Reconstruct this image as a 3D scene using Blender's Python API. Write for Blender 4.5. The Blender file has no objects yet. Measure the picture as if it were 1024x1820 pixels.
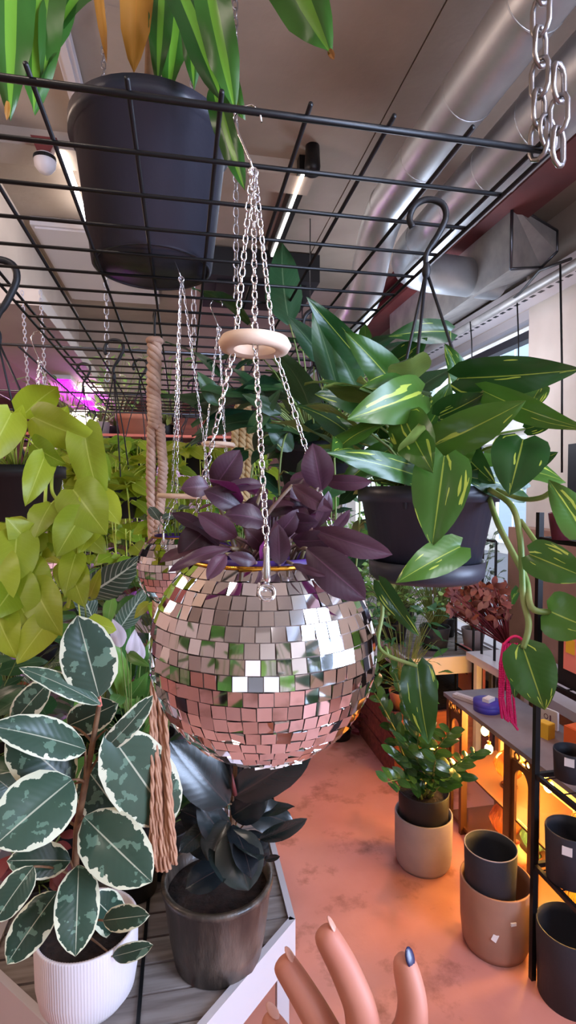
import bpy, math, random
from mathutils import Vector, Matrix, Euler
V=Vector
PI=math.pi
# ------------------------------------------------------------------ camera
FOC,PX,PY,EYE=963.0,512.0,910.0,1.5
PITCH=math.atan(35/FOC); YAW=math.atan(188/FOC)
FW=V((math.sin(YAW)*math.cos(PITCH),math.cos(YAW)*math.cos(PITCH),-math.sin(PITCH)))
RT=V((math.cos(YAW),-math.sin(YAW),0)); UP=RT.cross(FW)
CAM=V((0,0,EYE))
def ray(px,py): return FW+RT*((px-PX)/FOC)+UP*(-(py-PY)/FOC)
def D(px,py,k): return CAM+ray(px,py)*k
def proj(p):
    q=V(p)-CAM; k=q.dot(FW); return (PX+FOC*q.dot(RT)/k,PY-FOC*q.dot(UP)/k)
def AZ(px,py,z):
    r=ray(px,py); return CAM+r*((z-EYE)/r.z)
def AX(px,py,x):
    r=ray(px,py); return CAM+r*(x/r.x)
sc=bpy.context.scene
cd=bpy.data.cameras.new('camera'); cam=bpy.data.objects.new('camera',cd); sc.collection.objects.link(cam)
cd.sensor_fit='HORIZONTAL'; cd.sensor_width=36; cd.lens=FOC/1024*36; cd.clip_start=.02
cam.location=CAM; cam.rotation_euler=(PI/2-PITCH,0,-YAW); sc.camera=cam
sc.view_settings.view_transform='Standard'; sc.view_settings.look='None'; sc.view_settings.gamma=1
sc.view_settings.exposure=0.2; sc.view_settings.use_curve_mapping=False
# ------------------------------------------------------------------ materials
def srgb(*c):
    if len(c)==1: c=c[0]
    return tuple(((v/255)/12.92 if v/255<=.04045 else ((v/255+.055)/1.055)**2.4) for v in c)+(1,)
MATS={}
def pmat(name,col,rough=.5,metal=0,noise=0,nscale=8,col2=None,bump=0,bscale=60,emit=None,es=0,coat=0,spec=.5,trans=0,ior=1.45,stretch=None,alpha=1,thr=None):
    if name in MATS: return MATS[name]
    m=bpy.data.materials.new(name); m.use_nodes=True; nt=m.node_tree; n=nt.nodes; b=n['Principled BSDF']
    b.inputs['Base Color'].default_value=srgb(col); b.inputs['Roughness'].default_value=rough; b.inputs['Metallic'].default_value=metal
    b.inputs['Coat Weight'].default_value=coat; b.inputs['Specular IOR Level'].default_value=spec
    b.inputs['Transmission Weight'].default_value=trans; b.inputs['IOR'].default_value=ior; b.inputs['Alpha'].default_value=alpha
    tc=n.new('ShaderNodeTexCoord'); mp=n.new('ShaderNodeMapping'); nt.links.new(tc.outputs['Object'],mp.inputs[0])
    if stretch: mp.inputs['Scale'].default_value=stretch
    if col2 is not None:
        no=n.new('ShaderNodeTexNoise'); no.inputs['Scale'].default_value=nscale; no.inputs['Detail'].default_value=6
        nt.links.new(mp.outputs[0],no.inputs['Vector'])
        cr=n.new('ShaderNodeValToRGB'); a,bb=thr or (.35,.65)
        cr.color_ramp.elements[0].position=a; cr.color_ramp.elements[1].position=bb
        cr.color_ramp.elements[0].color=srgb(col); cr.color_ramp.elements[1].color=srgb(col2)
        nt.links.new(no.outputs['Fac'],cr.inputs[0]); nt.links.new(cr.outputs[0],b.inputs['Base Color'])
    if bump:
        no=n.new('ShaderNodeTexNoise'); no.inputs['Scale'].default_value=bscale; no.inputs['Detail'].default_value=5
        nt.links.new(mp.outputs[0],no.inputs['Vector'])
        bp=n.new('ShaderNodeBump'); bp.inputs['Strength'].default_value=bump; bp.inputs['Distance'].default_value=.01
        nt.links.new(no.outputs['Fac'],bp.inputs['Height']); nt.links.new(bp.outputs[0],b.inputs['Normal'])
    if emit is not None:
        b.inputs['Emission Color'].default_value=srgb(emit); b.inputs['Emission Strength'].default_value=es
    MATS[name]=m; return m
def leafmat(name,c1,c2,kind='plain',cream=(225,225,190),back=None,rough=.35,transl=.25,spec=.5):
    """c1,c2: two tones, mixed per leaf; back: colour of the underside"""
    m=bpy.data.materials.new(name); m.use_nodes=True; nt=m.node_tree; n=nt.nodes; L=nt.links; b=n['Principled BSDF']; out=n['Material Output']
    uv=n.new('ShaderNodeUVMap'); sx=n.new('ShaderNodeSeparateXYZ'); L.new(uv.outputs[0],sx.inputs[0])
    at=n.new('ShaderNodeAttribute'); at.attribute_name='tone'
    def mth(op,a,bv=None,c=None):
        q=n.new('ShaderNodeMath'); q.operation=op
        for i,x in enumerate((a,bv,c)):
            if x is None: continue
            if isinstance(x,(int,float)): q.inputs[i].default_value=x
            else: L.new(x,q.inputs[i])
        return q.outputs[0]
    def mix(f,a,bv):
        q=n.new('ShaderNodeMix'); q.data_type='RGBA'
        if isinstance(f,(int,float)): q.inputs[0].default_value=f
        else: L.new(f,q.inputs[0])
        for i,x in ((6,a),(7,bv)):
            if isinstance(x,tuple): q.inputs[i].default_value=x
            else: L.new(x,q.inputs[i])
        return q.outputs[2]
    a=mth('MULTIPLY',mth('ABSOLUTE',mth('SUBTRACT',sx.outputs[0],.5)),2)
    col=mix(at.outputs['Fac'],srgb(c1),srgb(c2))
    tc=n.new('ShaderNodeTexCoord')
    no=n.new('ShaderNodeTexNoise'); no.inputs['Detail'].default_value=4; L.new(tc.outputs['Object'],no.inputs['Vector'])
    cm=srgb(cream)
    veins=mth('GREATER_THAN',mth('SINE',mth('MULTIPLY',mth('SUBTRACT',sx.outputs[1],mth('MULTIPLY',a,.22)),75)),.86)
    if kind=='ficus':
        no.inputs['Scale'].default_value=38
        grey=mth('GREATER_THAN',no.outputs['Fac'],.6)
        lt=tuple(min(255,x*1.5+28) for x in c2)
        col=mix(mth('MULTIPLY',grey,.4),col,srgb(lt))
        n2=n.new('ShaderNodeTexNoise'); n2.inputs['Scale'].default_value=55; n2.inputs['Detail'].default_value=3; L.new(tc.outputs['Object'],n2.inputs['Vector'])
        e=mth('ADD',mth('MULTIPLY',n2.outputs['Fac'],.75),a)
        e2=mth('ADD',e,mth('MULTIPLY',mth('GREATER_THAN',sx.outputs[1],.93),.3))
        edge=mth('GREATER_THAN',e2,1.24)
        rim=mth('GREATER_THAN',a,.93)
        col=mix(mth('MAXIMUM',edge,rim),col,cm)
        mid=mth('LESS_THAN',a,.025); col=mix(mth('MULTIPLY',mid,.6),col,cm)
    elif kind=='golden':
        mp=n.new('ShaderNodeMapping'); mp.inputs['Scale'].default_value=(13,3.2,1); L.new(uv.outputs[0],mp.inputs[0])
        ad=n.new('ShaderNodeVectorMath'); L.new(mp.outputs[0],ad.inputs[0]); cb=n.new('ShaderNodeCombineXYZ'); L.new(mth('MULTIPLY',at.outputs['Fac'],71),cb.inputs[2]); L.new(cb.outputs[0],ad.inputs[1])
        L.new(ad.outputs[0],no.inputs['Vector']); no.inputs['Scale'].default_value=.5; no.inputs['Detail'].default_value=2
        col=mix(mth('MULTIPLY',mth('GREATER_THAN',no.outputs['Fac'],.66),.75),col,cm)
        mid=mth('LESS_THAN',a,.03); col=mix(mth('MULTIPLY',mid,.5),col,cm)
    elif kind=='stripe':
        st=mth('LESS_THAN',mth('ABSOLUTE',mth('SUBTRACT',a,.12)),.13); col=mix(mth('MULTIPLY',st,.8),col,cm)
    elif kind=='veined':
        col=mix(mth('MULTIPLY',veins,.55),col,cm); mid=mth('LESS_THAN',a,.06); col=mix(mid,col,cm)
    else:
        mid=mth('LESS_THAN',a,.035); col=mix(mth('MULTIPLY',mid,.35),col,cm)
        col=mix(mth('MULTIPLY',veins,.03),col,cm)
    if back is not None:
        g=n.new('ShaderNodeNewGeometry'); col=mix(g.outputs['Backfacing'],col,srgb(back))
    L.new(col,b.inputs['Base Color']); b.inputs['Roughness'].default_value=rough; b.inputs['Specular IOR Level'].default_value=spec
    bp=n.new('ShaderNodeBump'); bp.inputs['Strength'].default_value=(.12 if kind in('veined','ficus') else .04); bp.inputs['Distance'].default_value=.001
    L.new(mth('MULTIPLY',mth('SINE',mth('MULTIPLY',mth('SUBTRACT',sx.outputs[1],mth('MULTIPLY',a,.22)),75)),.5),bp.inputs['Height']); L.new(bp.outputs[0],b.inputs['Normal'])
    tr=n.new('ShaderNodeBsdfTranslucent'); L.new(col,tr.inputs[0]); mx=n.new('ShaderNodeMixShader'); mx.inputs[0].default_value=transl
    L.new(b.outputs[0],mx.inputs[1]); L.new(tr.outputs[0],mx.inputs[2]); L.new(mx.outputs[0],out.inputs[0])
    MATS[name]=m; return m
# ------------------------------------------------------------------ mesh builder
class MB:
    def __init__(s): s.v=[];s.f=[];s.uv=[];s.t=[];s.sm=[]
    def add(s,vs,fs,uvs=None,tone=.5,smooth=True):
        o=len(s.v); s.v+= [V(x) for x in vs]
        for f in fs:
            s.f.append([i+o for i in f]); s.sm.append(smooth); s.t.append(tone)
            s.uv.append([uvs[i] for i in f] if uvs else None)
        return s
    def box(s,c,d,rot=None,tone=.5):
        c=V(c); x,y,z=[q/2 for q in d]; R=rot if rot is not None else Matrix.Identity(3)
        vs=[c+R@V((a*x,b*y,e*z)) for a in(-1,1) for b in(-1,1) for e in(-1,1)]
        return s.add(vs,[(0,1,3,2),(4,6,7,5),(0,4,5,1),(2,3,7,6),(0,2,6,4),(1,5,7,3)],tone=tone,smooth=False)
    def box2(s,a,b): return s.box([(p+q)/2 for p,q in zip(a,b)],[abs(q-p) for p,q in zip(a,b)])
    def tube(s,pts,r,seg=8,closed=False,cap=True,tone=.5):
        pts=[V(p) for p in pts]; n=len(pts); rs=r if isinstance(r,(list,tuple)) else [r]*n
        vs=[];fs=[];u=None
        for i,p in enumerate(pts):
            if closed: t=pts[(i+1)%n]-pts[i-1]
            else: t=pts[min(i+1,n-1)]-pts[max(i-1,0)]
            if t.length<1e-9: t=V((0,0,1))
            t.normalize()
            if u is None: u=t.orthogonal().normalized()
            else:
                u=u-t*u.dot(t)
                u=u.normalized() if u.length>1e-6 else t.orthogonal().normalized()
            w=t.cross(u)
            for j in range(seg):
                a=2*PI*j/seg; vs.append(p+(u*math.cos(a)+w*math.sin(a))*rs[i])
        for i in range(n if closed else n-1):
            k=(i+1)%n
            for j in range(seg): fs.append((i*seg+j,i*seg+(j+1)%seg,k*seg+(j+1)%seg,k*seg+j))
        if cap and not closed: fs.append(tuple(range(seg))[::-1]); fs.append(tuple((n-1)*seg+j for j in range(seg)))
        return s.add(vs,fs,tone=tone)
    def lathe(s,prof,c=(0,0,0),seg=40,flute=0,nf=0,M=None,smooth=True):
        c=V(c); vs=[];fs=[]; n=len(prof)
        for r,z in prof:
            for j in range(seg):
                a=2*PI*j/seg; rr=r*(1+flute*(abs(math.sin(a*nf/2))-.5)) if nf else r
                p=V((rr*math.cos(a),rr*math.sin(a),z)); vs.append(c+(M@p if M else p))
        for i in range(n-1):
            for j in range(seg): fs.append((i*seg+j,i*seg+(j+1)%seg,(i+1)*seg+(j+1)%seg,(i+1)*seg+j))
        return s.add(vs,fs,smooth=smooth)
    def disc(s,c,r,seg=32,up=1):
        c=V(c); vs=[c+V((r*math.cos(2*PI*j/seg),r*math.sin(2*PI*j/seg),0)) for j in range(seg)]
        f=tuple(range(seg)); return s.add(vs,[f if up>0 else f[::-1]],smooth=False)
    def torus(s,c,R,r,seg=36,cs=10,M=None):
        c=V(c); pts=[c+((M@V((R*math.cos(2*PI*i/seg),R*math.sin(2*PI*i/seg),0))) if M else V((R*math.cos(2*PI*i/seg),R*math.sin(2*PI*i/seg),0))) for i in range(seg)]
        return s.tube(pts,r,cs,closed=True)
    def prism(s,poly,off):
        poly=[V(p) for p in poly]; off=V(off); n=len(poly); vs=poly+[p+off for p in poly]
        fs=[tuple(range(n))[::-1],tuple(n+i for i in range(n))]+[(i,(i+1)%n,n+(i+1)%n,n+i) for i in range(n)]
        return s.add(vs,fs,smooth=False)
    def blob(s,c,r,seg=10,rings=6,M=None):
        c=V(c); r=V(r) if not isinstance(r,(int,float)) else V((r,r,r)); prof=[]
        vs=[];fs=[]
        for i in range(rings+1):
            th=PI*i/rings
            for j in range(seg):
                a=2*PI*j/seg; p=V((r.x*math.sin(th)*math.cos(a),r.y*math.sin(th)*math.sin(a),r.z*math.cos(th))); vs.append(c+(M@p if M else p))
        for i in range(rings):
            for j in range(seg): fs.append((i*seg+j,(i+1)*seg+j,(i+1)*seg+(j+1)%seg,i*seg+(j+1)%seg))
        return s.add(vs,fs)
    def build(s,name,mat,parent=None,origin=None,**tags):
        org=V(origin) if origin is not None else (ORG[parent.name] if parent else V((0,0,0)))
        me=bpy.data.meshes.new(name); me.from_pydata([v-org for v in s.v],[],s.f)
        me.polygons.foreach_set('use_smooth',s.sm)
        if any(u is not None for u in s.uv):
            ul=me.uv_layers.new(name='UVMap'); li=0; fl=[]
            for f,u in zip(s.f,s.uv):
                for i in range(len(f)): fl+= list(u[i]) if u else [.5,.5]
            ul.data.foreach_set('uv',fl)
        at=me.attributes.new('tone','FLOAT','FACE'); at.data.foreach_set('value',s.t)
        me.materials.append(MATS[mat] if isinstance(mat,str) else mat)
        me.validate(); me.update()
        o=bpy.data.objects.new(name,me); sc.collection.objects.link(o)
        if parent: o.parent=parent
        else: o.location=org
        ORG[o.name]=org
        for k,v in tags.items(): o[k]=v
        return o
ORG={}
def thing(name,label,cat,loc,group=None):
    o=bpy.data.objects.new(name,None); sc.collection.objects.link(o); o.location=V(loc); o.empty_display_size=.05
    o['label']=label; o['category']=cat
    if group: o['group']=group
    ORG[o.name]=V(loc); return o
def single(mb,name,mat,label,cat,origin=None,group=None,kind=None):
    if origin is None:
        n=len(mb.v); origin=sum(mb.v,V((0,0,0)))/n; origin.z=min(v.z for v in mb.v)
    o=mb.build(name,mat,None,origin); o['label']=label; o['category']=cat
    if group: o['group']=group
    if kind: o['kind']=kind
    return o
def struct(mb,name,mat,label=None):
    o=mb.build(name,mat,None,(0,0,0)); o['kind']='structure'; o['category']=name.split('_')[0]; o['label']=label or name.replace('_',' ')+' of the plant shop'; return o
# ------------------------------------------------------------------ leaves
SH={'heart':([0,.04,.12,.26,.42,.6,.78,.91,1],[.35,.72,.93,1,.97,.83,.55,.27,0]),
    'oval':([0,.1,.25,.45,.65,.82,.93,1],[.06,.45,.82,1,.94,.66,.36,0]),
    'ficus':([0,.06,.2,.4,.6,.8,.92,1],[.08,.45,.84,1,.98,.76,.42,0]),
    'lance':([0,.1,.25,.4,.6,.8,.93,1],[.15,.6,.95,1,.85,.5,.2,0]),
    'strap':([0,.15,.4,.7,.9,1],[.45,.75,1,.85,.4,0])}
def shw(kind,t):
    a,b=SH[kind]
    for i in range(len(a)-1):
        if t<=a[i+1]: 
            q=(t-a[i])/(a[i+1]-a[i]); return b[i]+(b[i+1]-b[i])*(q if a[i]>0 else q**.7)
    return 0
def leaf(mb,B,T,w,N,kind='heart',arch=.12,fold=.15,wave=.03,rng=random,nu=3,nv=9,tone=None):
    B=V(B);T=V(T); ax=T-B; Ln=ax.length
    if Ln<1e-6: return
    t=ax/Ln; N=V(N); N=N-t*N.dot(t)
    if N.length<1e-5: N=t.orthogonal()
    N.normalize(); S=t.cross(N)
    ph=rng.random()*6.28; tw=(rng.random()-.5)*.3; vs=[];uv=[];fs=[]
    for i in range(nv+1):
        q=i/nv; ww=max(shw(kind,q),.012)*w/2
        for j in range(-nu,nu+1):
            u=j/nu; au=abs(u)
            lob=-.10*Ln*au*max(0,1-q*3.2) if kind=='heart' else 0
            h=arch*Ln*(4*q*(1-q))+ fold*ww*au - fold*.55*ww*au*au*1.2 + wave*Ln*math.sin(q*9+ph+(2 if u>0 else 0))*au*au
            s_=S*(ww*u)*(1-.06*fold)
            c,sn=math.cos(tw*q),math.sin(tw*q)
            vs.append(B+t*(Ln*q+lob)+s_*c+N*(h+ww*u*sn)); uv.append((.5+u*.5,q))
    m=2*nu+1
    for i in range(nv):
        for j in range(m-1): fs.append((i*m+j,i*m+j+1,(i+1)*m+j+1,(i+1)*m+j))
    mb.add(vs,fs,uv,tone=rng.random() if tone is None else tone)
def pleaf(mb,b,t,w,k0,k1=None,roll=0,kind='heart',arch=.08,fold=.2,wave=.02,rng=random,tone=None,nu=4,nv=12,up=.0):
    """leaf given where it is seen: base, tip, apparent width, distances"""
    k1=k0 if k1 is None else k1
    B=D(b[0],b[1],k0);T=D(t[0],t[1],k1); a=(T-B).normalized()
    N=(CAM-(B+T)/2).normalized()+V((0,0,up)); N=(N-a*N.dot(a)).normalized()
    N=Matrix.Rotation(math.radians(roll),3,a)@N
    leaf(mb,B,T,w*(k0+k1)/2/FOC/max(.4,math.cos(math.radians(roll))),N,kind,arch,fold,wave,rng,nu,nv,tone)
    return B
def stem(mb,a,b,r,sag=.15,up=(0,0,1),n=6):
    a=V(a);b=V(b);L=(b-a).length; mb.tube([a.lerp(b,i/n)+V(up)*sag*L*math.sin(PI*i/n) for i in range(n+1)],[r*(1-.35*i/n) for i in range(n+1)],5)
def bush(ML,MS,C,n,spread,h,size,kind='heart',rng=random,ar=.6,droop=.4,stem_r=.0012,low=0.0,asp=1.0,nu=2,nv=5,rej=None):
    """a rosette: stems rise from C and each carries a leaf"""
    C=V(C)
    for i in range(n):
        a=rng.random()*2*PI; rr=spread*math.sqrt(rng.random()); zz=low+(h-low)*rng.random()
        P=C+V((math.cos(a)*rr,math.sin(a)*rr*asp,zz))
        L=size*(.65+.6*rng.random()); el=(rng.random()-droop)*1.3
        d=V((math.cos(a+rng.uniform(-.7,.7)),math.sin(a+rng.uniform(-.7,.7)),math.sin(el))).normalized()
        N=V((0,0,1))+V((rng.uniform(-.6,.6),rng.uniform(-.9,.3),0))
        if rej and (rej(*proj(P+d*L)) or rej(*proj(P))): continue
        leaf(ML,P,P+d*L,L*ar,N,kind,.08,.25,.03,rng,nu,nv)
        if MS is not None: stem(MS,C+V((math.cos(a)*.01,math.sin(a)*.01,0)),P,stem_r,.12,n=4)
def vine(ML,MS,pts,n,size,rng=random,ar=.78,r=.0018,kind='heart',nu=3,nv=7,rej=None):
    pts=[V(p) for p in pts]
    # smooth (Catmull-Rom)
    Q=[]; P=[pts[0]]+pts+[pts[-1]]
    for i in range(1,len(P)-2):
        for s_ in range(6):
            t=s_/6; a,b,c,d=P[i-1],P[i],P[i+1],P[i+2]
            Q.append(.5*((2*b)+(c-a)*t+(2*a-5*b+4*c-d)*t*t+(3*b-a-3*c+d)*t**3))
    Q.append(pts[-1]); MS.tube(Q,r,6)
    for i in range(n):
        q=(i+.6)/n*(len(Q)-1); b=Q[int(q)]
        a=rng.random()*2*PI; L=size*(.7+.5*rng.random())
        out=V((math.cos(a),math.sin(a)-.3,.2)).normalized(); pe=b+out*size*.35
        if rej and rej(*proj(pe+V((0,0,-.03)))): continue
        MS.tube([b,b.lerp(pe,.5)+V((0,0,.006)),pe],r*.7,5)
        d=(out*.7+V((0,0,-.9+rng.random()*.7))).normalized()
        N=(CAM-b).normalized()*.8+V((rng.uniform(-.5,.5),rng.uniform(-.5,.5),.6))
        leaf(ML,pe,pe+d*L,L*ar,N,kind,.06,.2,.03,rng,nu,nv)
def links(mb,A,B,ln,w,r,seg=5,wob=0,rng=random,start=0):
    A=V(A);B=V(B); L=(B-A).length; n=max(1,round(L/(ln*.8))); st=L/n; t=(B-A).normalized(); u0=t.orthogonal().normalized()
    for i in range(n):
        c=A+t*(st*(i+.5)); ang=PI/2*((i+start)%2)+.4+wob*rng.uniform(-1,1)
        u=(u0*math.cos(ang)+t.cross(u0)*math.sin(ang))
        h=ln/2-w/2; pts=[]
        for q in range(5): th=PI*q/4; pts.append(c+t*(h+math.sin(th)*w/2)+u*(math.cos(th)*w/2))
        for q in range(5): th=PI+PI*q/4; pts.append(c+t*(-h+math.sin(th)*w/2)+u*(math.cos(th)*w/2))
        mb.tube(pts,r,seg,closed=True)
# ------------------------------------------------------------------ palette
pmat('concrete',(168,152,138),.85,col2=(150,135,122),nscale=2.2,bump=.25,bscale=14)
pmat('ceiling_far',(170,152,140),.9,col2=(150,134,122),nscale=3)
pmat('plaster_cream',(214,200,186),.8,col2=(202,186,172),nscale=3)
pmat('salmon_wall',(196,170,152),.8,col2=(180,152,134),nscale=1.5)
pmat('brick',(150,110,98),.9,col2=(122,84,76),nscale=9,bump=.4)
pmat('dark_red',(104,44,42),.6,col2=(84,34,36),nscale=5)
pmat('duct_metal',(200,204,208),.42,.75,col2=(176,180,184),nscale=5,bump=.05,bscale=30)
pmat('galv',(176,172,168),.55,.6,col2=(150,148,146),nscale=9)
pmat('chrome',(225,222,225),.16,1)
pmat('zinc',(170,165,165),.38,1)
pmat('black_metal',(24,24,26),.4,.3)
pmat('black_plastic',(26,26,30),.5,bump=.05)
pmat('nursery_black',(46,46,56),.42,bump=.05)
pmat('charcoal',(44,46,54),.6,bump=.1)
pmat('white_metal',(202,194,196),.45)
pmat('white_ribbed',(222,212,214),.55)
pmat('grey_planter',(166,152,152),.7,col2=(148,136,138),nscale=6)
pmat('tan_planter',(168,126,104),.7,col2=(150,110,92),nscale=5)
pmat('maroon',(92,40,56),.45)
pmat('terracotta',(196,128,100),.75,col2=(180,112,88),nscale=9)
pmat('soil',(44,30,26),.95,col2=(26,18,16),nscale=60,bump=.8)
pmat('glaze',(58,50,44),.38,col2=(112,96,84),nscale=9,stretch=(3,3,.7),coat=.15,thr=(.42,.72),bump=.2)
pmat('slat_wood',(150,140,134),.75,col2=(120,108,102),nscale=7,stretch=(1,9,9))
pmat('rope_tan',(192,146,116),.9,col2=(170,122,96),nscale=40)
pmat('rope_brown',(204,172,152),.9,col2=(170,134,114),nscale=40)
pmat('rope_straw',(190,164,120),.9,col2=(160,134,94),nscale=40)
pmat('wood_ring',(232,204,180),.55,col2=(220,188,162),nscale=20)
pmat('crate_wood',(132,72,56),.75,col2=(98,50,42),nscale=6,stretch=(1,8,8))
pmat('mirror',(238,236,238),.035,1)
pmat('grout',(170,150,140),.5,.3)
pmat('gold',(214,160,60),.25,1)
pmat('purple_plastic',(70,40,120),.4)
pmat('purple_tin',(74,66,170),.45)
pmat('magenta',(190,10,88),.4)
pmat('white_paper',(228,224,222),.7)
pmat('pink_paper',(236,150,140),.7,col2=(228,134,124),nscale=4)
pmat('orange_paper',(232,110,50),.6)
pmat('yellow_paper',(236,196,60),.6)
pmat('skin',(190,122,100),.55,col2=(180,108,88),nscale=14)
pmat('bare_nail',(206,150,132),.35)
pmat('nail',(30,30,70),.35,coat=.2)
pmat('clear_plastic',(235,238,240),.12,trans=.85)
pmat('gunmetal',(96,98,104),.35,.9)
pmat('green_stem',(96,120,52),.5,col2=(130,140,80),nscale=30)
pmat('neon_stem',(180,196,80),.5)
pmat('brown_stem',(98,68,48),.8,col2=(130,96,66),nscale=40)
pmat('purple_stem',(110,72,88),.5,col2=(130,120,80),nscale=25)
pmat('rattan',(150,104,60),.6)
pmat('brass_wood',(104,66,40),.5,.2)
pmat('cab_top',(140,132,136),.5,col2=(120,112,116),nscale=6)
pmat('amber_glass',(250,150,60),.08,trans=.8)
pmat('yellow_glass',(250,214,110),.08,trans=.8)
pmat('green_glass',(150,210,170),.08,trans=.8)
pmat('cream_panel',(250,234,190),.6)
pmat('bulb',(255,214,130),.4,emit=(255,196,96),es=60)
pmat('tube_light',(255,250,250),.4,emit=(255,246,240),es=9)
pmat('grow_light',(230,40,255),.4,emit=(226,10,255),es=7)
pmat('fill_globe_lamp',(255,240,224),.4,emit=(255,236,222),es=5)
pmat('facade_stone',(206,196,186),.9,col2=(184,174,166),nscale=2.0,bump=.3)
pmat('facade_glass',(158,172,190),.35)
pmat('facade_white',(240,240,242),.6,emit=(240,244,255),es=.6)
pmat('dried',(128,78,58),.9,col2=(96,50,48),nscale=20)
pmat('dried_red',(120,36,44),.9,col2=(84,28,36),nscale=20)
pmat('purple_panel',(60,30,60),.7)
pmat('asphalt',(110,108,112),.9)
pmat('pink_leafpot',(226,130,112),.7)
# shop floor: salmon coloured screed with darker brown noise blotches
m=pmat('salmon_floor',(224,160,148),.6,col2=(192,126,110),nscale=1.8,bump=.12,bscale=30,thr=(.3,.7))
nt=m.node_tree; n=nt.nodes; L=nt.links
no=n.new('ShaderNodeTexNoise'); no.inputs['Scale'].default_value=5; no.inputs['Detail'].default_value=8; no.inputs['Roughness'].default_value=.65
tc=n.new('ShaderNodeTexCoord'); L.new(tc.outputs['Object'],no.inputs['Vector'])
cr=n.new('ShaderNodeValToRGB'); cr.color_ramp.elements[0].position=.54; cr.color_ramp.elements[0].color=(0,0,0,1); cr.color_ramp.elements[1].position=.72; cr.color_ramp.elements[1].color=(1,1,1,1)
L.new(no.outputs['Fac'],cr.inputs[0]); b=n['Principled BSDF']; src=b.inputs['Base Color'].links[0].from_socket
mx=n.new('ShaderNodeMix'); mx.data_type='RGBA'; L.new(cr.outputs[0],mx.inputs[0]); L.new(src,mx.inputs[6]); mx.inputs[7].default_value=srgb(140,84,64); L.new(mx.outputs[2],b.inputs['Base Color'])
# window pane
m=bpy.data.materials.new('pane'); m.use_nodes=True; nt=m.node_tree; n=nt.nodes; L=nt.links; n.remove(n['Principled BSDF'])
t_=n.new('ShaderNodeBsdfTransparent'); t_.inputs[0].default_value=(.93,.96,1,1); g_=n.new('ShaderNodeBsdfGlossy'); g_.inputs['Roughness'].default_value=.02; mx=n.new('ShaderNodeMixShader'); mx.inputs[0].default_value=.06
L.new(t_.outputs[0],mx.inputs[1]); L.new(g_.outputs[0],mx.inputs[2]); L.new(mx.outputs[0],n['Material Output'].inputs[0]); MATS['pane']=m
leafmat('neon',(122,150,30),(168,180,48),cream=(220,230,120),transl=.35,rough=.4)
leafmat('neon_deep',(104,144,34),(150,172,44),cream=(220,230,120),transl=.35,rough=.4)
leafmat('golden',(28,68,28),(74,114,38),'golden',cream=(196,210,84),transl=.22,rough=.3,back=(120,140,70))
leafmat('dark_green',(26,58,40),(58,96,52),cream=(130,150,110),transl=.15,rough=.35)
leafmat('mid_green',(54,104,44),(112,156,66),cream=(170,190,120),transl=.25,rough=.4)
leafmat('light_green',(110,170,80),(170,205,110),cream=(200,220,150),transl=.3,rough=.4)
leafmat('ficus_var',(40,64,50),(74,98,80),'ficus',cream=(226,226,196),transl=.15,rough=.32,back=(150,150,96))
leafmat('ficus_dark',(20,26,30),(32,42,40),cream=(80,60,56),transl=.04,rough=.25,back=(86,50,44),spec=.6)
leafmat('tradescantia',(58,34,46),(84,50,64),cream=(130,84,110),transl=.18,rough=.4,back=(118,40,96))
leafmat('dracaena',(34,74,26),(56,104,34),'stripe',cream=(112,164,50),transl=.3,rough=.35)
leafmat('dry_leaf',(128,74,34),(176,124,40),cream=(190,120,50),transl=.4,rough=.6)
leafmat('zz',(34,74,36),(66,110,46),cream=(120,150,90),transl=.12,rough=.22,spec=.7)
leafmat('striped_dark',(50,74,60),(96,116,96),'veined',cream=(190,200,180),transl=.12,rough=.3)
leafmat('white_spathe',(214,196,206),(232,220,226),cream=(196,180,190),transl=.3,rough=.5)
leafmat('red_plant',(96,30,36),(140,60,56),cream=(150,80,70),transl=.2,rough=.5)
leafmat('frond',(36,90,44),(70,130,70),cream=(120,160,100),transl=.2,rough=.4)
rng=random.Random(7)
# ================================================================== SETTING
XW=2.0; CEIL=3.0; Y1=7.2; Y0=-2.6; XL=-3.0
b=MB(); b.box2((XL,Y0,-.05),(XW+.3,Y1,0)); struct(b,'floor','salmon_floor','salmon coloured shop floor with brown blotches')
b=MB(); b.box2((XL,Y0,CEIL),(.8,2.42,CEIL+.1)); b.box2((.806,Y0,CEIL),(XW+.3,Y1,CEIL+.1)); b.box2((XL,2.42,CEIL),(.8,Y1,CEIL+.1)); b.box2((.79,Y0,CEIL+.01),(.82,Y1,CEIL+.1)); struct(b,'ceiling','concrete','bare concrete ceiling with a straight joint')
b=MB(); b.box2((XL-.1,Y0,0),(XL,Y1,CEIL)); struct(b,'wall_left','salmon_wall')
b=MB(); b.box2((XL,Y1,0),(XW+.3,Y1+.1,CEIL)); struct(b,'wall_back','brick')
b=MB(); b.box2((XL,Y0-.1,0),(-1.3,Y0,CEIL)); b.box2((-.3,Y0-.1,0),(XW+.3,Y0,CEIL)); b.box2((-1.3,Y0-.1,2.1),(-.3,Y0,CEIL)); struct(b,'wall_front','plaster_cream')
WS,WE,WB,WT=2.88,7.0,.55,2.62
b=MB(); b.box2((XW,-.1,0),(XW+.3,WS,CEIL)); b.box2((XW,Y0,0),(XW+.3,-.1,.6)); b.box2((XW,Y0,2.6),(XW+.3,-.1,CEIL)); b.box2((XW,WS,0),(XW+.3,Y1,WB)); b.box2((XW,WS,WT),(XW+.3,Y1,CEIL)); b.box2((XW,WE,WB),(XW+.3,Y1,WT))
struct(b,'wall_right','plaster_cream','cream wall and pilaster beside the shop window')
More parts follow.
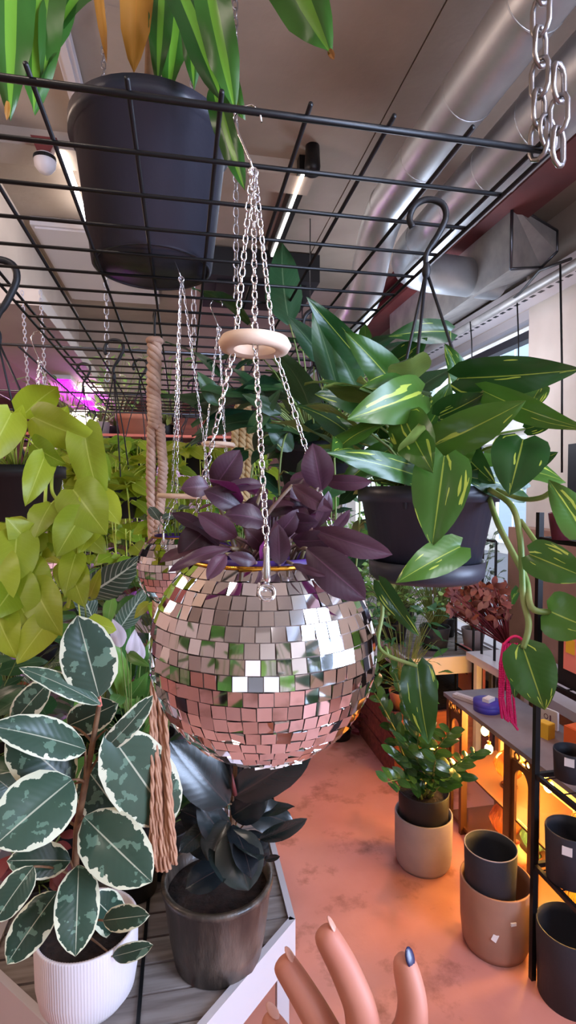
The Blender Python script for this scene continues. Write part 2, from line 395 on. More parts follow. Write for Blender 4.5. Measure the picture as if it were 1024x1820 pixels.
# window 1: frame, transom, mullions, pane
def window(name,y0,y1,z0,z1,mull,trans):
    e=thing(name,name.replace('_',' ')+' onto the street','window',(XW+.12,(y0+y1)/2,z0)); del e['category']; e['kind']='structure'
    f=MB(); x=XW+.12
    for yy in [y0+.03,y1-.03]+mull: f.box((x,yy,(z0+z1)/2),(.06,.06,z1-z0))
    for zz in [z0+.03,z1-.03]: f.box((x,(y0+y1)/2,zz),(.06,y1-y0,.06))
    f.build('window_frame','white_metal',e)
    if trans:
        t=MB(); t.box((x-.01,(y0+y1)/2,trans),(.07,y1-y0-.06,.05)); t.build('transom_bar','gunmetal',e)
    p=MB(); p.box((x,(y0+y1)/2,(z0+z1)/2),(.012,y1-y0-.06,z1-z0-.06)); p.build('pane','pane',e)
window('window_1',WS,WE,WB,WT,[4.9],2.46)
window('window_2',Y0+.1,-.1,.6,2.6,[-1.2],None)
b=MB(); b.box2((XW-.12,WS,WB-.04),(XW+.02,WE,WB)); struct(b,'trim_1','white_metal','window sill under the big shop window')
b=MB(); b.box2((XW-.02,WS,WT),(XW,WE,WT+.14)); struct(b,'trim_2','plaster_cream','casing above the shop window')
# street outside
b=MB(); b.box2((XW+.3,Y0-6,-.25),(14,22,-.05)); o=struct(b,'floor_street','asphalt','grey street outside the shop window')
fx=8.0
fa=thing('stone_building','pale stone building across the street seen through the window','building',(fx,8,-.05))
b=MB(); b.box2((fx,-2,-.05),(fx+.5,22,9)); 
for z in (2.75,2.95,5.5): b.box2((fx-.12,-2,z),(fx,22,z+.1))
b.build('facade_wall','facade_stone',fa)
for i,yy in enumerate([1.5,4.2,6.6,9.0,11.4,13.8,16.2]):
    for zz,hh in ((.3,2.1),(3.4,1.7)):
        f=MB(); f.box2((fx-.06,yy-.08,zz-.08),(fx,yy+1.28,zz)); f.box2((fx-.06,yy-.08,zz+hh),(fx,yy+1.28,zz+hh+.12)); f.box2((fx-.04,yy-.08,zz),(fx,yy,zz+hh)); f.box2((fx-.04,yy+1.2,zz),(fx,yy+1.28,zz+hh)); f.box2((fx-.03,yy+.57,zz),(fx,yy+.63,zz+hh))
        fo=f.build('window','facade_white',fa)
        p=MB(); p.box2((fx-.02,yy,zz),(fx+.0,yy+1.2,zz+hh)); p.build('pane','facade_glass',fo)
fb=thing('stone_building','added brown building, unseen behind the camera, blocking sky from the mirror ball','building',(-1,-9,-.05))  # added out of view to keep bright sky out of the ball's reflections
b=MB(); b.box2((-12,-9,-.05),(7,-8.5,8)); b.build('facade_wall','brick',fb)
for xx in (-6,-3.6,-1.2,1.2,3.6): b=MB(); b.box2((xx,-8.52,.6),(xx+1.2,-8.47,2.6)); b.build('window','facade_glass',fb)
b=MB(); b.box2((-12,-8.5,-.25),(XW+.3,Y0-.1,-.05)); struct(b,'floor_street','asphalt','grey street behind the camera')
# hanging shop sign with a round letter D-like mark
p=AX(988,745,5.6); s=thing('street_sign','small white square shop sign with blue mark across the street','sign',p-V((0,0,.2)))
b=MB(); b.box(p,(.06,.34,.36)); b.build('panel','facade_white',s)
b=MB(); q=[p+V((-.035,.09*math.cos(a)-.0,.1*math.sin(a))) for a in [i*2*PI/16 for i in range(16)]]; b.tube(q,.016,6,closed=True); b.box(p+V((-.035,.09,.0)),(.02,.03,.2)); b.build('mark','purple_tin',s)
b=MB(); b.tube([p+V((0,0,.15)),p+V((1,0,.3)),V((fx,p.y,p.z+.3))],.02); b.build('bracket','gunmetal',s)
# ================================================================== CEILING FITTINGS
def duct(name,label,pts,r,rings,mat='duct_metal'):
    e=thing(name,label,'duct',pts[0]); 
    P=[V(p) for p in pts]; Q=[P[0]]
    for i in range(1,len(P)-1):
        a=(P[i-1]-P[i]); c=(P[i+1]-P[i]); d=min(.24,a.length*.45,c.length*.45); a=P[i]+a.normalized()*d; c=P[i]+c.normalized()*d
        for s_ in range(7): t=s_/6; Q.append(a*(1-t)**2+P[i]*2*t*(1-t)+c*t*t)
    Q.append(P[-1]); b=MB(); b.tube(Q,r,28,cap=True); b.build('pipe',mat,e)
    for (pt,ax) in rings:
        g=MB(); M=V((0,0,1)).rotation_difference(V(ax)).to_matrix(); g.torus(pt,r-.0005,.0025,28,6,M); g.build('seam_ring','duct_metal',e)
    return e
def yr(x,z,ys): return [((x,y,z),(0,1,0)) for y in ys]
duct('ventilation_duct','slim round spiral duct under the ceiling, nearer the grid',[(.855,-1.5,2.70),(.855,2.30,2.70),(.87,2.55,2.40),(.85,5.5,2.40)],.084,yr(.855,2.70,[.9,1.22,1.54,1.86,2.18]) )
duct('ventilation_duct','fat round duct running beside the dark red beam',[(1.08,-1.5,2.63),(1.08,2.62,2.63),(1.7,2.75,2.66)],.098,yr(1.08,2.63,[.7,1.1,1.5,1.75,2.0,2.3]))
# plenum box
e=thing('ventilation_plenum','tapered sheet metal duct box hanging at the end of the round duct','duct',(1.6,2.9,2.38))
b=MB(); n0=[AX(910,362,1.50),AX(990,410,1.86),AX(990,447,1.84),AX(962,475,1.80),AX(908,478,1.52)]
fr=V((0,1.5,-.02)); b.prism(n0,fr); b.build('box','galv',e)
g=MB(); 
for i in range(5): g.tube([n0[i],n0[(i+1)%5]],.008,5)
g.build('flange','gunmetal',e)
# dark red steel beam and the deeper concrete beams
b=MB(); b.box2((1.42,Y0,2.96),(1.62,Y1,CEIL)); b.box2((1.42,Y0,2.80),(1.62,Y1,2.82)); b.box2((1.51,Y0,2.82),(1.53,Y1,2.96)); struct(b,'trim_3','dark_red','dark red steel beam under the ceiling')
b=MB(); b.box2((XL,2.45,2.93),(.6,2.60,CEIL)); struct(b,'trim_4','concrete','shallow cross beam of the ceiling')
b=MB(); b.box2((XL,5.0,2.35),(XW,5.3,CEIL)); struct(b,'trim_5','ceiling_far','deep pinkish cross beam at the back')
# perforated cable tray above the window
e=thing('cable_tray','pale perforated cable tray above the shop window','cable tray',(1.82,2.6,2.56))
b=MB(); b.box2((1.80,2.2,2.555),(1.96,6.6,2.565)); b.box2((1.80,2.2,2.565),(1.806,6.6,2.62)); b.box2((1.954,2.2,2.565),(1.96,6.6,2.62)); b.build('tray','white_metal',e)
b=MB()
for i in range(60): b.box((1.86,2.3+i*.07,2.5545),(.02,.035,.002))
b.build('slots','black_metal',e,kind='stuff')
b=MB(); b.tube([(1.7,Y0+.2,2.50),(1.7,6.6,2.50)],.022,10); single(b,'round_rail','galv','grey round pipe along the top of the window','pipe',origin=(1.7,2,2.5))
for i,(px,py,py2,k) in enumerate([(919,525,668,2.9),(836,572,640,3.2),(996,470,840,1.95)]):
    p=D(px,py,k); q=D(px+3,py2,k); b=MB(); b.tube([p,p.lerp(q,.5)+V((.004,0,0)),q],.004,5)
    single(b,'window_string','black_metal',['thin black cord hanging in front of the window, nearer the pilaster','thin black cord hanging at the far part of the window','black cord hanging down the cream pilaster'][i],'cord')
# cable drooping from the plenum corner
b=MB(); b.tube([D(1015,460,2.0),D(960,480,2.3),D(925,520,2.7),D(890,550,3.0),D(850,572,3.2)],.006,6); single(b,'drooping_cable','black_plastic','black cable sagging below the duct box to the window','cable')
# ceiling track light
e=thing('track_light','dark linear track light on the ceiling seen through the wire grid','lamp',(.55,2.4,2.9))
b=MB(); b.box2((.52,2.40,2.93),(.58,3.3,2.995)); b.build('rail','black_metal',e)
b=MB(); b.box2((.535,2.42,2.921),(.548,3.28,2.930)); b.build('diffuser','tube_light',e)
b=MB(); b.lathe([(.0,0),(.03,0),(.035,.03),(.03,.12),(0,.12)],(.565,2.34,2.88),20); b.build('end_cap','black_metal',e)
# black cassette
e=thing('ceiling_cassette','flat black box fixed to the ceiling behind the chains','box',(.5,3.6,2.85))
b=MB(); b.box2((.15,3.36,2.82),(.86,3.95,2.99)); b.build('body','black_plastic',e)
b=MB(); b.box2((.22,3.43,2.81),(.79,3.88,2.82)); b.build('grille','black_metal',e)
b=MB(); b.box2((-.80,3.2,2.95),(-.16,4.35,2.995)); b.box2((-.78,3.22,2.94),(-.18,4.33,2.95)); single(b,'acoustic_panel','white_metal','pale grey flat panel on the ceiling behind the black pot','panel')
# smoke detector
p=D(80,288,2.2); e=thing('smoke_detector','white dome smoke detector hanging from a red bracket','smoke detector',p)
b=MB(); b.lathe([(0,-.045),(.025,-.04),(.04,-.02),(.043,.0),(.043,.02),(.03,.03),(0,.03)],p,24); b.build('dome','white_metal',e)
b=MB(); b.lathe([(.044,.003),(.045,.012),(.044,.018)],p,24); 
for a in (-2.1,-1.6,-1.1): b.box(p+V((math.cos(a)*.0435,math.sin(a)*.0435,.008)),(.016,.006,.008),Matrix.Rotation(a+PI/2,3,'Z'))
b.build('vent','black_metal',e)
b=MB(); b.prism([p+V((-.025,-.02,.03)),p+V((.025,-.02,.03)),p+V((.05,-.02,2.93-p.z)),p+V((-.05,-.02,2.93-p.z))],(0,.04,0)); b.build('bracket','dark_red',e)
# conduit strips
b=MB(); b.box2((-.40,1.5,2.955),(-.345,2.3,2.995)); b.box2((-.385,1.5,2.949),(-.36,2.3,2.955)); single(b,'conduit','white_metal','white cable conduit on the ceiling behind the striped leaves','conduit')
b=MB(); b.box2((-.5,2.46,2.90),(-.47,3.1,2.93)); b.box2((-.495,2.47,2.895),(-.475,3.09,2.90)); single(b,'led_batten','tube_light','thin lit batten left of the black nursery pot','lamp')
b=MB(); b.box2((-1.5,3.72,2.90),(-.98,3.78,2.99)); 
single(b,'tube_lamp','tube_light','short bright tube lamp on the ceiling at far left','lamp')
# globe lamps added as fill light for the room
GL=[(-1.5,-.9,2.35),(.5,-1.3,2.4),(-2.2,2.6,2.3),(-1.0,5.9,2.2)]
for i,p in enumerate(GL):
    e=thing('fill_globe_lamp',['added white globe fill lamp, unseen behind the camera at left','added white globe fill lamp, unseen behind the camera at right','added white globe fill lamp at the salmon wall','added white globe fill lamp near the back wall'][i],'lamp',p,None)
    b=MB(); b.blob(p,.16,24,14); b.build('globe','fill_globe_lamp',e)
    b=MB(); b.tube([V(p)+V((0,0,.155)),(p[0],p[1],CEIL)],.006,6); b.lathe([(0,0),(.05,0),(.05,-.02),(0,-.02)],(p[0],p[1],CEIL),20); b.build('cord','black_metal',e)
# soffit board with grow light, left of the grid
e=thing('wall_canopy','long pinkish beige soffit board above the purple grow lights','soffit',(-.9,3.4,2.17))
b=MB(); b.box2((-.90,2.2,2.20),(-.52,4.9,2.26)); b.build('board','plaster_cream',e)
b=MB(); b.box2((-.90,2.2,2.26),(-.85,4.9,CEIL)); b.build('upstand','plaster_cream',e)
for i,(x,y) in enumerate([(-.70,3.75),(-.70,4.5)]):
    e=thing('grow_light',['glowing purple grow light bar under the soffit, nearer one','glowing purple grow light bar under the soffit, farther one'][i],'lamp',(x,y,2.12))
    b=MB(); b.box2((x-.05,y-.3,2.175),(x+.05,y+.3,2.199)); b.build('housing','white_metal',e)
    b=MB(); b.box2((x-.035,y-.28,2.168),(x+.035,y+.28,2.175)); b.build('diffuser','grow_light',e)
# brown beam + orange boards far left
b=MB(); b.box2((-2.9,2.95,2.22),(-1.05,3.1,2.34)); b.box2((-2.9,2.93,2.20),(-1.05,3.12,2.22)); b.box2((-2.9,2.93,2.34),(-1.05,3.12,2.36)); single(b,'steel_beam','dark_red','short dark red steel beam end at far left','beam')
b=MB(); b.box2((-2.9,4.2,1.75),(-1.35,4.26,2.15)); 
for i in range(3): b.box2((-2.9+i*.5,4.19,1.75),(-2.88+i*.5,4.2,2.15))
single(b,'wall_board','salmon_wall','salmon orange wall board behind the left chains','board')
# ================================================================== WIRE GRID
GZ=1.83
grid=thing('hanging_wire_grid','large black welded wire grid panel hung flat from galvanised chains','wire grid',(.04,1.37,GZ))
for i in range(9):
    x=-.27+i*.0762
    if i in (0,8):
        b=MB(); b.tube([(x,.475,GZ+.004),(x,2.275,GZ+.004)],.0024,8); b.tube([(x+(.011 if i else -.011),.475,GZ-.001),(x+(.011 if i else -.011),2.275,GZ-.001)],.0024,8); b.build('edge_wire','black_metal',grid); continue
    b=MB(); b.tube([(x,.466,GZ+.004),(x,2.285,GZ+.004)],.0023,8); b.build('long_wire','black_metal',grid)
for i in range(24):
    y=.479+i*.0778; r=.0031 if i in (0,23) else .0024
    b=MB(); b.tube([(-.281,y,GZ),(.351,y,GZ)],r,8); b.build('cross_wire','black_metal',grid)
# suspension chains of the grid
def chain_thing(name,label,A,B,ln,w,r,mat,group=None):
    e=thing(name,label,'chain',B,group); b=MB(); links(b,A,B,ln,w,r,6); b.build('links',mat,e); return e
gx=.347
chain_thing('suspension_chain','big galvanised chain holding the near right corner of the grid',(gx-.010,.47,CEIL-.02),(gx-.008,.478,GZ-.006),.036,.017,.0026,'zinc')
b=MB(); links(b,(gx+.004,.466,GZ+.07),(gx+.0,.460,GZ-.022),.036,.017,.0026,6); single(b,'chain_tail','zinc','loose end links of the big galvanised chain','chain')
b=MB(); b.torus((gx+.0,.475,GZ+.014),.016,.0022,20,6,Matrix.Rotation(.5,3,'Z')@Matrix.Rotation(PI/2,3,'X')); single(b,'split_hook','zinc','zinc hook joining the big chain to the grid corner','hook')
for (px,py0,py1,k,l) in [(190,550,630,1.7,'pale suspension chain above the grid, behind the macrame rope'),(345,520,640,1.55,'pale suspension chain above the grid beside the silver hooks'),(420,435,560,1.35,'short pale chain hanging in front of the black ceiling box')]:
    q=D(px,py1,k); q.z=GZ+.02; p=q.copy(); p.z=CEIL-.01
    chain_thing('suspension_chain',l,p,q,.026,.013,.0018,'zinc')
for (px,py0,py1,k,l) in [(45,583,690,1.9,'white chain hanging from the red beam, leftmost'),(78,610,740,1.9,'white chain hanging right of the red beam end')]:
    p=D(px,py0,k); q=D(px+8,py1,k); chain_thing('hanging_chain',l,V((q.x-.02,q.y,2.2)),q-V((0,0,.12)),.017,.009,.0016,'white_metal')
# ================================================================== DISCO PLANTERS
def disco_planter(label,C,R,hook,tile,nrot=0,lk=.0085,pot=True,ringz=None,hk=1,frontang=-PI/2,seed=1):
    """mirror-tiled ball with an opening, hung by three chains through a wooden ring"""
    C=V(C); r_=random.Random(seed); e=thing('disco_ball_planter',label,'hanging planter',C-V((0,0,R)))
    zo=.78*R; ro=math.sqrt(R*R-zo*zo)
    Rb=R-.0015; prof=[]
    for i in range(30):
        th=PI-(PI-math.acos(.78))*i/29; prof.append((Rb*math.sin(th),Rb*math.cos(th)))
    b=MB(); b.lathe([(max(p[0],.0005),p[1]) for p in prof],C,64); ball=b.build('ball','grout',e)
    t=MB(); rows=int(PI*R/tile); 
    for i in range(rows):
        th=(i+.5)*PI/rows; z=R*math.cos(th); rr=R*math.sin(th)
        if z>zo-tile*.3: continue
        n=max(4,int(2*PI*rr/tile)); off=r_.random()
        for j in range(n):
            a=2*PI*(j+off)/n; nn=V((math.sin(th)*math.cos(a),math.sin(th)*math.sin(a),math.cos(th)))
            e1=V((-math.sin(a),math.cos(a),0)); e2=nn.cross(e1)
            tl=.075; n2=(nn+e1*r_.gauss(0,tl)+e2*r_.gauss(0,tl)).normalized(); e1=(e1-n2*e1.dot(n2)).normalized(); e2=n2.cross(e1)
            ww=PI*rr/n*.94; hh=PI*R/rows/2*.94; p=C+nn*R
            vs=[p+e1*ww*sx+e2*hh*sy+n2*dz for dz in(-.0012,.0005) for sx,sy in((-1,-1),(1,-1),(1,1),(-1,1))]
            t.add(vs,[(4,5,6,7),(0,1,5,4),(1,2,6,5),(2,3,7,6),(3,0,4,7)],tone=r_.random(),smooth=False)
    t.build('mirror_tiles','mirror',e)
    b=MB(); b.torus(C+V((0,0,zo)),ro,.0022*R/.1,48,8); b.build('rim','gold',e)
    if pot:
        b=MB(); b.lathe([(ro*.9,zo*.98),(ro*.92,zo*1.07),(ro*.86,zo*1.07),(ro*.84,zo*.5),(.001,zo*.5)],C,40); pp=b.build('inner_pot','purple_plastic',e)
    s_=R/.1
    top=V(hook); ring=ringz
    # ring
    rr=ring[1]; rc=V(ring[0]); b=MB(); M=Matrix.Rotation(.03,3,'Y'); pts=[]
    prof=[(rr-.008*s_,-.0045*s_),(rr-.003*s_,-.0062*s_),(rr+.003*s_,-.0055*s_),(rr+.006*s_,0),(rr+.003*s_,.0055*s_),(rr-.003*s_,.0062*s_),(rr-.008*s_,.0045*s_),(rr-.0095*s_,0),(rr-.008*s_,-.0045*s_)]
    b.lathe(prof,rc,48,M=M); b.build('wooden_ring','wood_ring',e)
    att=[]
    for q in range(3):
        a=frontang+q*2*PI/3; d=V((math.cos(a),math.sin(a),0))
        zz=.66*R; P=C+d*math.sqrt(R*R-zz*zz)*1.015+V((0,0,zz)); att.append(P)
        RP=rc+d*(rr-.004*s_)+V((0,0,-.005*s_))
        cl=MB(); links(cl,RP,P+V((0,0,.034*s_))+d*.002,lk,.0048*s_,.00075*s_,5,.25,r_); co=cl.build('chain','chrome',e)
        sp=MB(); sp.tube([P+V((0,0,.037*s_))+d*.003,P+V((0,0,.03*s_))+d*.004,P+V((0,0,.008*s_))+d*.004,P+V((0,0,.004*s_))+d*.004],[.0012*s_,.0026*s_,.0032*s_,.002*s_],10); sp.build('clasp','chrome',co)
        ey=MB(); ey.torus(P+d*.004+V((0,0,-.003*s_)),.006*s_,.0013*s_,20,6,V((0,0,1)).rotation_difference(d+V((0,0,.4))).to_matrix()); ey.blob(P+d*.001-V((0,0,.012*s_)),.0032*s_,8,6); ey.build('eyelet','chrome',co)
        up=MB(); links(up,top+V((0,0,0))+d*.001,rc+d*(rr-.006*s_),lk,.0048*s_,.00075*s_,5,.25,r_); up.build('upper_chain','chrome',e)
    # hook
    h=MB(); hh=hk
    pts=[top+V((0,0,-.002)),top+V((-.003,.0,.008*hh)),top+V((-.012*hh,.004,.03*hh)),top+V((-.016*hh,.006,.045*hh)),top+V((-.010*hh,.006,.055*hh)),top+V((0,.004,.057*hh)),top+V((.006*hh,.0,.05*hh)),top+V((.007*hh,-.001,.040*hh))]
    h.tube(pts,.0011,6); h.torus(top+V((0,0,-.003)),.004,.0011,12,6,Matrix.Rotation(PI/2,3,'X')); h.build('hook','chrome',e)
    return e
C1=D(469,1147,.487); R1=.0995
hk=D(450,300,.472)
disco_planter('big silver mirror-ball planter holding the purple-leaved plant in the foreground',C1,R1,hk,.0112,ringz=(D(453,613,.48),.0265),frontang=-PI/2-.12,hk=1.0,seed=3)
C2=D(316,1008,.80)
disco_planter('small mirror-ball planter half hidden behind the big ball, beside macrame rope',C2,.0580,D(322,492,.80),.0098,ringz=(D(332,882,.80),.040),frontang=-PI/2-.4,hk=.9,seed=5,lk=.010)
C3=D(420,1015,.93)
disco_planter('mirror-ball planter hidden behind the big ball, its hook in the grid centre',C3,.058,D(389,582,.94),.0098,ringz=(D(388,790,.94),.026),frontang=-PI/2+.5,hk=.9,seed=6,lk=.010)
C4=D(76,985,1.03)
disco_planter('small mirror-ball planter behind the yellow-green trailing leaves at left',C4,.062,D(70,640,1.05),.0105,ringz=(D(74,800,1.04),.03),seed=8,lk=.011)
# small planter plants
for (C,l,mt,seed) in ((C2,'wispy grey-green plant in the small mirror ball','striped_dark',3),(C3,'trailing green plant in the mirror ball behind the purple leaves','mid_green',4),(C4,'small green plant in the left mirror ball','neon_deep',5)):
    r_=random.Random(seed); e=thing('ball_plant',l,'plant',C+V((0,0,.03))); ml=MB();ms=MB(); bush(ml,ms,C+V((0,0,.035)),12,.03,.05,.03,'oval',r_,.45); ml.build('foliage',mt,e); ms.build('stems','green_stem',e)
# ================================================================== PURPLE PLANT
e=thing('purple_houseplant','purple-leaved trailing plant growing from the big mirror ball','plant',C1+V((0,0,.05)))
b=MB(); b.disc(C1+V((0,0,.066)),.053,24); b.build('soil','soil',e)
ml=MB(); ms=MB(); r_=random.Random(11)
TL=[((380,868),(427,800),56,.50,0,.3),((372,865),(322,868),40,.49,10,.9),((470,862),(392,874),24,.47,35,.1),((430,905),(362,872),42,.47,20,.3),
((420,955),(352,912),44,.44,-5,.9),((378,930),(318,988),58,.49,0,.1),((476,930),(398,915),46,.46,30,.2),((412,975),(300,1016),24,.42,30,.6),((402,985),(368,1030),30,.41,10,.9),
((497,1003),(495,932),42,.42,0,.2),((572,872),(556,788),60,.50,0,.5),((572,852),(662,856),30,.50,20,.9),((520,862),(592,908),34,.46,10,.9),((560,938),(584,872),26,.46,30,.4),
((556,940),(698,986),48,.44,8,.7),((545,975),(650,1066),74,.425,0,.1),((505,925),(566,928),40,.46,20,.1),((520,1002),(580,1024),16,.42,10,.6),((450,940),(452,890),36,.48,-20,.3),
((470,975),(436,940),34,.44,10,.5),((540,915),(520,860),34,.49,15,.2),((430,925),(470,880),30,.49,-15,.7),((480,960),(530,905),36,.46,25,.3),((585,945),(622,905),20,.46,30,.5),((400,900),(385,830),30,.52,20,.0),((500,900),(540,850),30,.52,-25,.4),((520,960),(600,955),40,.45,20,.15),((455,1000),(405,985),26,.42,0,.4)]
for bb,tt,w,k,roll,tone in TL:
    B=pleaf(ml,bb,tt,w,k,k-.012,roll,'oval',.12,.35,.015,r_,tone)
    base=C1+V((r_.uniform(-.03,.03),r_.uniform(-.03,.03),.066)); stem(ms,base,B,.0022,.08)
bush(ml,ms,C1+V((0,.015,.068)),26,.045,.07,.045,'oval',r_,.5,.3,.002,nu=3,nv=8)
ml.build('foliage','tradescantia',e); ms.build('stems','purple_stem',e)
# ================================================================== MACRAME
e=thing('macrame_hanger','long knotted macrame plant hanger with frayed tan tassel','macrame hanger',D(290,1550,1.0))
K=1.02
b=MB()
def tw(mb,P,r,n,turns,rs):
    P=[V(p) for p in P]
    for s_ in range(n):
        pts=[]; N=len(P)*14
        for i in range(N):
            q=i/(N-1)*(len(P)-1); j=min(int(q),len(P)-2); c=P[j].lerp(P[j+1],q-j); a=2*PI*(s_/n+turns*i/N)
            pts.append(c+RT*math.cos(a)*r+V((FW.x,FW.y,0))*math.sin(a)*r)
        mb.tube(pts,rs,6)
tw(b,[D(275,605,K),D(273,700,K),D(276,760,K)],.0085,3,5,.0062)
tw(b,[D(270,755,K),D(268,850,K),D(272,960,K),D(268,985,K)],.0052,3,9,.0052)
tw(b,[D(284,755,K),D(290,830,K),D(285,900,K),D(276,970,K)],.0052,3,9,.0052)
b.build('knotted_cord','rope_brown',e)
b=MB()
tw(b,[D(276,965,K+.06),D(277,1060,K+.08),D(277,1150,K+.04)],.004,3,6,.004); 
b.build('lower_cord','rope_tan',e)
b=MB(); r_=random.Random(2)
for i in range(15):
    u=(i+.5)/15-.5; t0=D(282+u*18,1140+r_.uniform(0,6),K+r_.uniform(-.01,.01)); 
    pts=[t0,D(281+u*26,1260,K+r_.uniform(-.01,.01)),D(287+u*34,1400,K+r_.uniform(-.012,.012)),D(290+u*52+r_.uniform(-2,2),1548-30*abs(u)+r_.uniform(-6,6),K+r_.uniform(-.01,.01))]
    tw(b,pts,.0018,2,7,.0028)
b.build('tassel','rope_tan',e)
b=MB(); b.torus(D(281,1145,K),.011,.006,18,8); b.torus(D(275,606,K),.011,.006,18,8); b.build('knot','rope_brown',e)
b=MB(); p=D(275,606,K); h=V((p.x,p.y,GZ)); b.tube([p+V((0,0,-.01)),p+V((0,0,.03)),h+V((.0,0,-.01)),h+V((.002,-.008,.004)),h+V((0,0,.012)),h+V((-.002,.009,.004)),h+V((0,.008,-.012))],.0022,6); b.build('hook','black_metal',e)
# second straw macrame behind
e=thing('macrame_hanger','straw coloured braided macrame hanger far behind the chain','macrame hanger',D(432,900,1.5))
b=MB(); 
for dx in (-13,0,13): tw(b,[D(432+dx*.2,690,1.5),D(432+dx,760,1.5),D(430+dx,830,1.5),D(428+dx*.6,900,1.5)],.007,3,7,.006)
b.build('braid','rope_straw',e); b=MB(); b.tube([D(432,692,1.5),D(432,620,1.5)],.004,6); b.build('cord','rope_straw',e)
# ================================================================== POTS
def pot(e,c,r0,r1,h,mat,rim=.0,rimh=.02,wall=.004,soil='soil',soild=.02,name='pot',nf=0,flute=0,seg=48,foot=0,pts=None):
    c=V(c); prof=[(.001,0),(r0-foot,0),(r0,foot*.5)] if foot else [(.001,0),(r0,0)]
    if pts: prof+= [(r0+(r1-r0)*a,h*q) for a,q in pts]
    if rim: prof+=[(r1-rim*.3,h-rimh),(r1+rim,h-rimh),(r1+rim,h)]
    else: prof+=[(r1,h-.003),(r1-.001,h)]
    prof+=[(r1-wall,h),(r1-wall-(r1-r0)*.15,h-soild-.01)]
    if not soil: prof+=[(r0-wall,wall+.002),(.001,wall)]
    b=MB(); b.lathe(prof,c,seg,flute,nf); o=b.build(name,mat,e)
    if soil:
        b=MB(); rr=r1-wall-(r1-r0)*.15; vs=[];n=24
        b.lathe([(rr,h-soild),(rr*.6,h-soild+.004),(.001,h-soild+.006)],c,24); b.build('soil',soil,e)
    return o
# nursery pot on the grid + dracaena
pc=AZ(272,478,GZ+.008); pc=V((pc.x,pc.y,GZ+.0085))
e=thing('nursery_pot','large black nursery pot standing on the wire grid at upper left','plant pot',pc)
pot(e,pc,.088,.112,.2,'nursery_black',rim=.006,rimh=.022,soild=.03)
b=MB(); b.torus(pc+V((0,0,.001)),.084,.003,40,6); b.build('foot_ring','nursery_black',e)
# coarse roots and scraps under the pot
e=thing('corn_plant','striped broad-leaved corn plant in the black pot on the grid','plant',pc+V((0,0,.17)))
ml=MB();md=MB();ms=MB(); r_=random.Random(21)
for bb,tt,w,k0,k1,roll in [((20,-150),(18,210),62,.62,.58,0),((95,-120),(60,200),66,.66,.60,15),((150,-120),(75,150),40,.7,.6,20),((190,-60),(98,60),38,.66,.62,40),
    ((360,-80),(418,200),50,.62,.62,0),((300,-60),(395,180),52,.7,.66,-20),((330,-40),(300,180),40,.78,.75,20),((380,150),(436,340),34,.70,.66,10),((470,-160),(588,96),84,.6,.56,10),((380,-60),(430,210),36,.68,.66,40),((290,-60),(280,150),34,.75,.72,0),((340,-30),(345,160),30,.72,.7,10)]:
    pleaf(ml,bb,tt,w*1.35,k0,k1,roll,'strap',.05,.3,.03,r_,None,4,14)
for bb,tt,w,k0 in [((245,-80),(238,128),60,.72),((585,88),(594,106),12,.56),((168,-60),(190,110),18,.8),((14,180),(12,214),10,.575)]:
    md=MB(); pleaf(md,bb,tt,w,k0,k0,0,'strap',.05,.5,.02,r_,None,3,10); md.build('dry_leaf','dry_leaf',e,label='brown and yellow withered leaf')
ms.tube([pc+V((0,0,.17)),pc+V((.01,0,.45)),pc+V((0,.01,.9))],.014,10)
for _ in range(16):
    a=r_.random()*2*PI; z=r_.uniform(.35,.95); B=pc+V((0,0,z)); d=V((math.cos(a),math.sin(a),r_.uniform(.2,.9))); P=B+d*r_.uniform(.15,.3)
    if P.z>CEIL-.1: continue
    leaf(ml,B,P,.05,V((0,0,1)),'strap',.1,.2,.02,r_,3,9)
ml.build('foliage','dracaena',e); ms.build('trunk','brown_stem',e)
# ================================================================== HANGING POT RIGHT (golden pothos)
def hanging_pot(label,c,r,h,hook,wires,mat,hooksize=.03,saucer=True,wr=.0016,hdir=1,tall=.028):
    c=V(c); e=thing('hanging_pot',label,'hanging pot',c)
    pot(e,c+V((0,0,.012)),r*.78,r,h-.012,mat,rim=.004,rimh=.018,soild=.015)
    if saucer: b=MB(); b.lathe([(.001,0),(r*.78,0),(r*.86,.006),(r*.88,.024),(r*.85,.024),(r*.8,.012),(.001,.011)],c,40); b.build('saucer',mat,e)
    hk=V(hook); b=MB(); s=hooksize
    R_=V((RT.x,RT.y,0))*hdir
    pts=[hk+V((0,0,-s*3.0)),hk+V((0,0,-s*2.1)),hk+R_*s*.55+V((0,0,-s*1.2)),hk+R_*s*.95+V((0,0,-s*.3)),hk+R_*s*.75+V((0,0,s*.35)),hk+V((0,0,s*.55)),hk-R_*s*.6+V((0,0,s*.25)),hk-R_*s*.85+V((0,0,-s*.35)),hk-R_*s*.7+V((0,0,-s*.8))]
    Q=[]; P=[pts[0]]+pts+[pts[-1]]
    for i in range(1,len(P)-2):
        for q in range(5):
            t=q/5; a,b2,c2,d2=P[i-1],P[i],P[i+1],P[i+2]; Q.append(.5*((2*b2)+(c2-a)*t+(2*a-5*b2+4*c2-d2)*t*t+(3*b2-a-3*c2+d2)*t**3))
    Q.append(pts[-1]); b.tube(Q,[s*.13]*8+[s*.16]*(len(Q)-8),8); ho=b.build('hook','black_plastic',e)
    b=MB(); b.blob(hk+V((0,0,-s*2.9)),(s*.22,s*.22,s*.45),10,8); b.build('wire_clip','black_plastic',ho)
    for a in wires:
        P=c+V((math.cos(a)*r*1.0,math.sin(a)*r*1.0,h-.01)); b=MB(); T=hk+V((0,0,-s*2.9)); b.tube([T,T.lerp(P,.5)+V((math.cos(a),math.sin(a),0))*.004,P,P-V((0,0,.015))],wr,6); b.build('wire','black_plastic',e)
    return e
PC=D(757,1015,.66); PC=V((PC.x,PC.y,1.395))
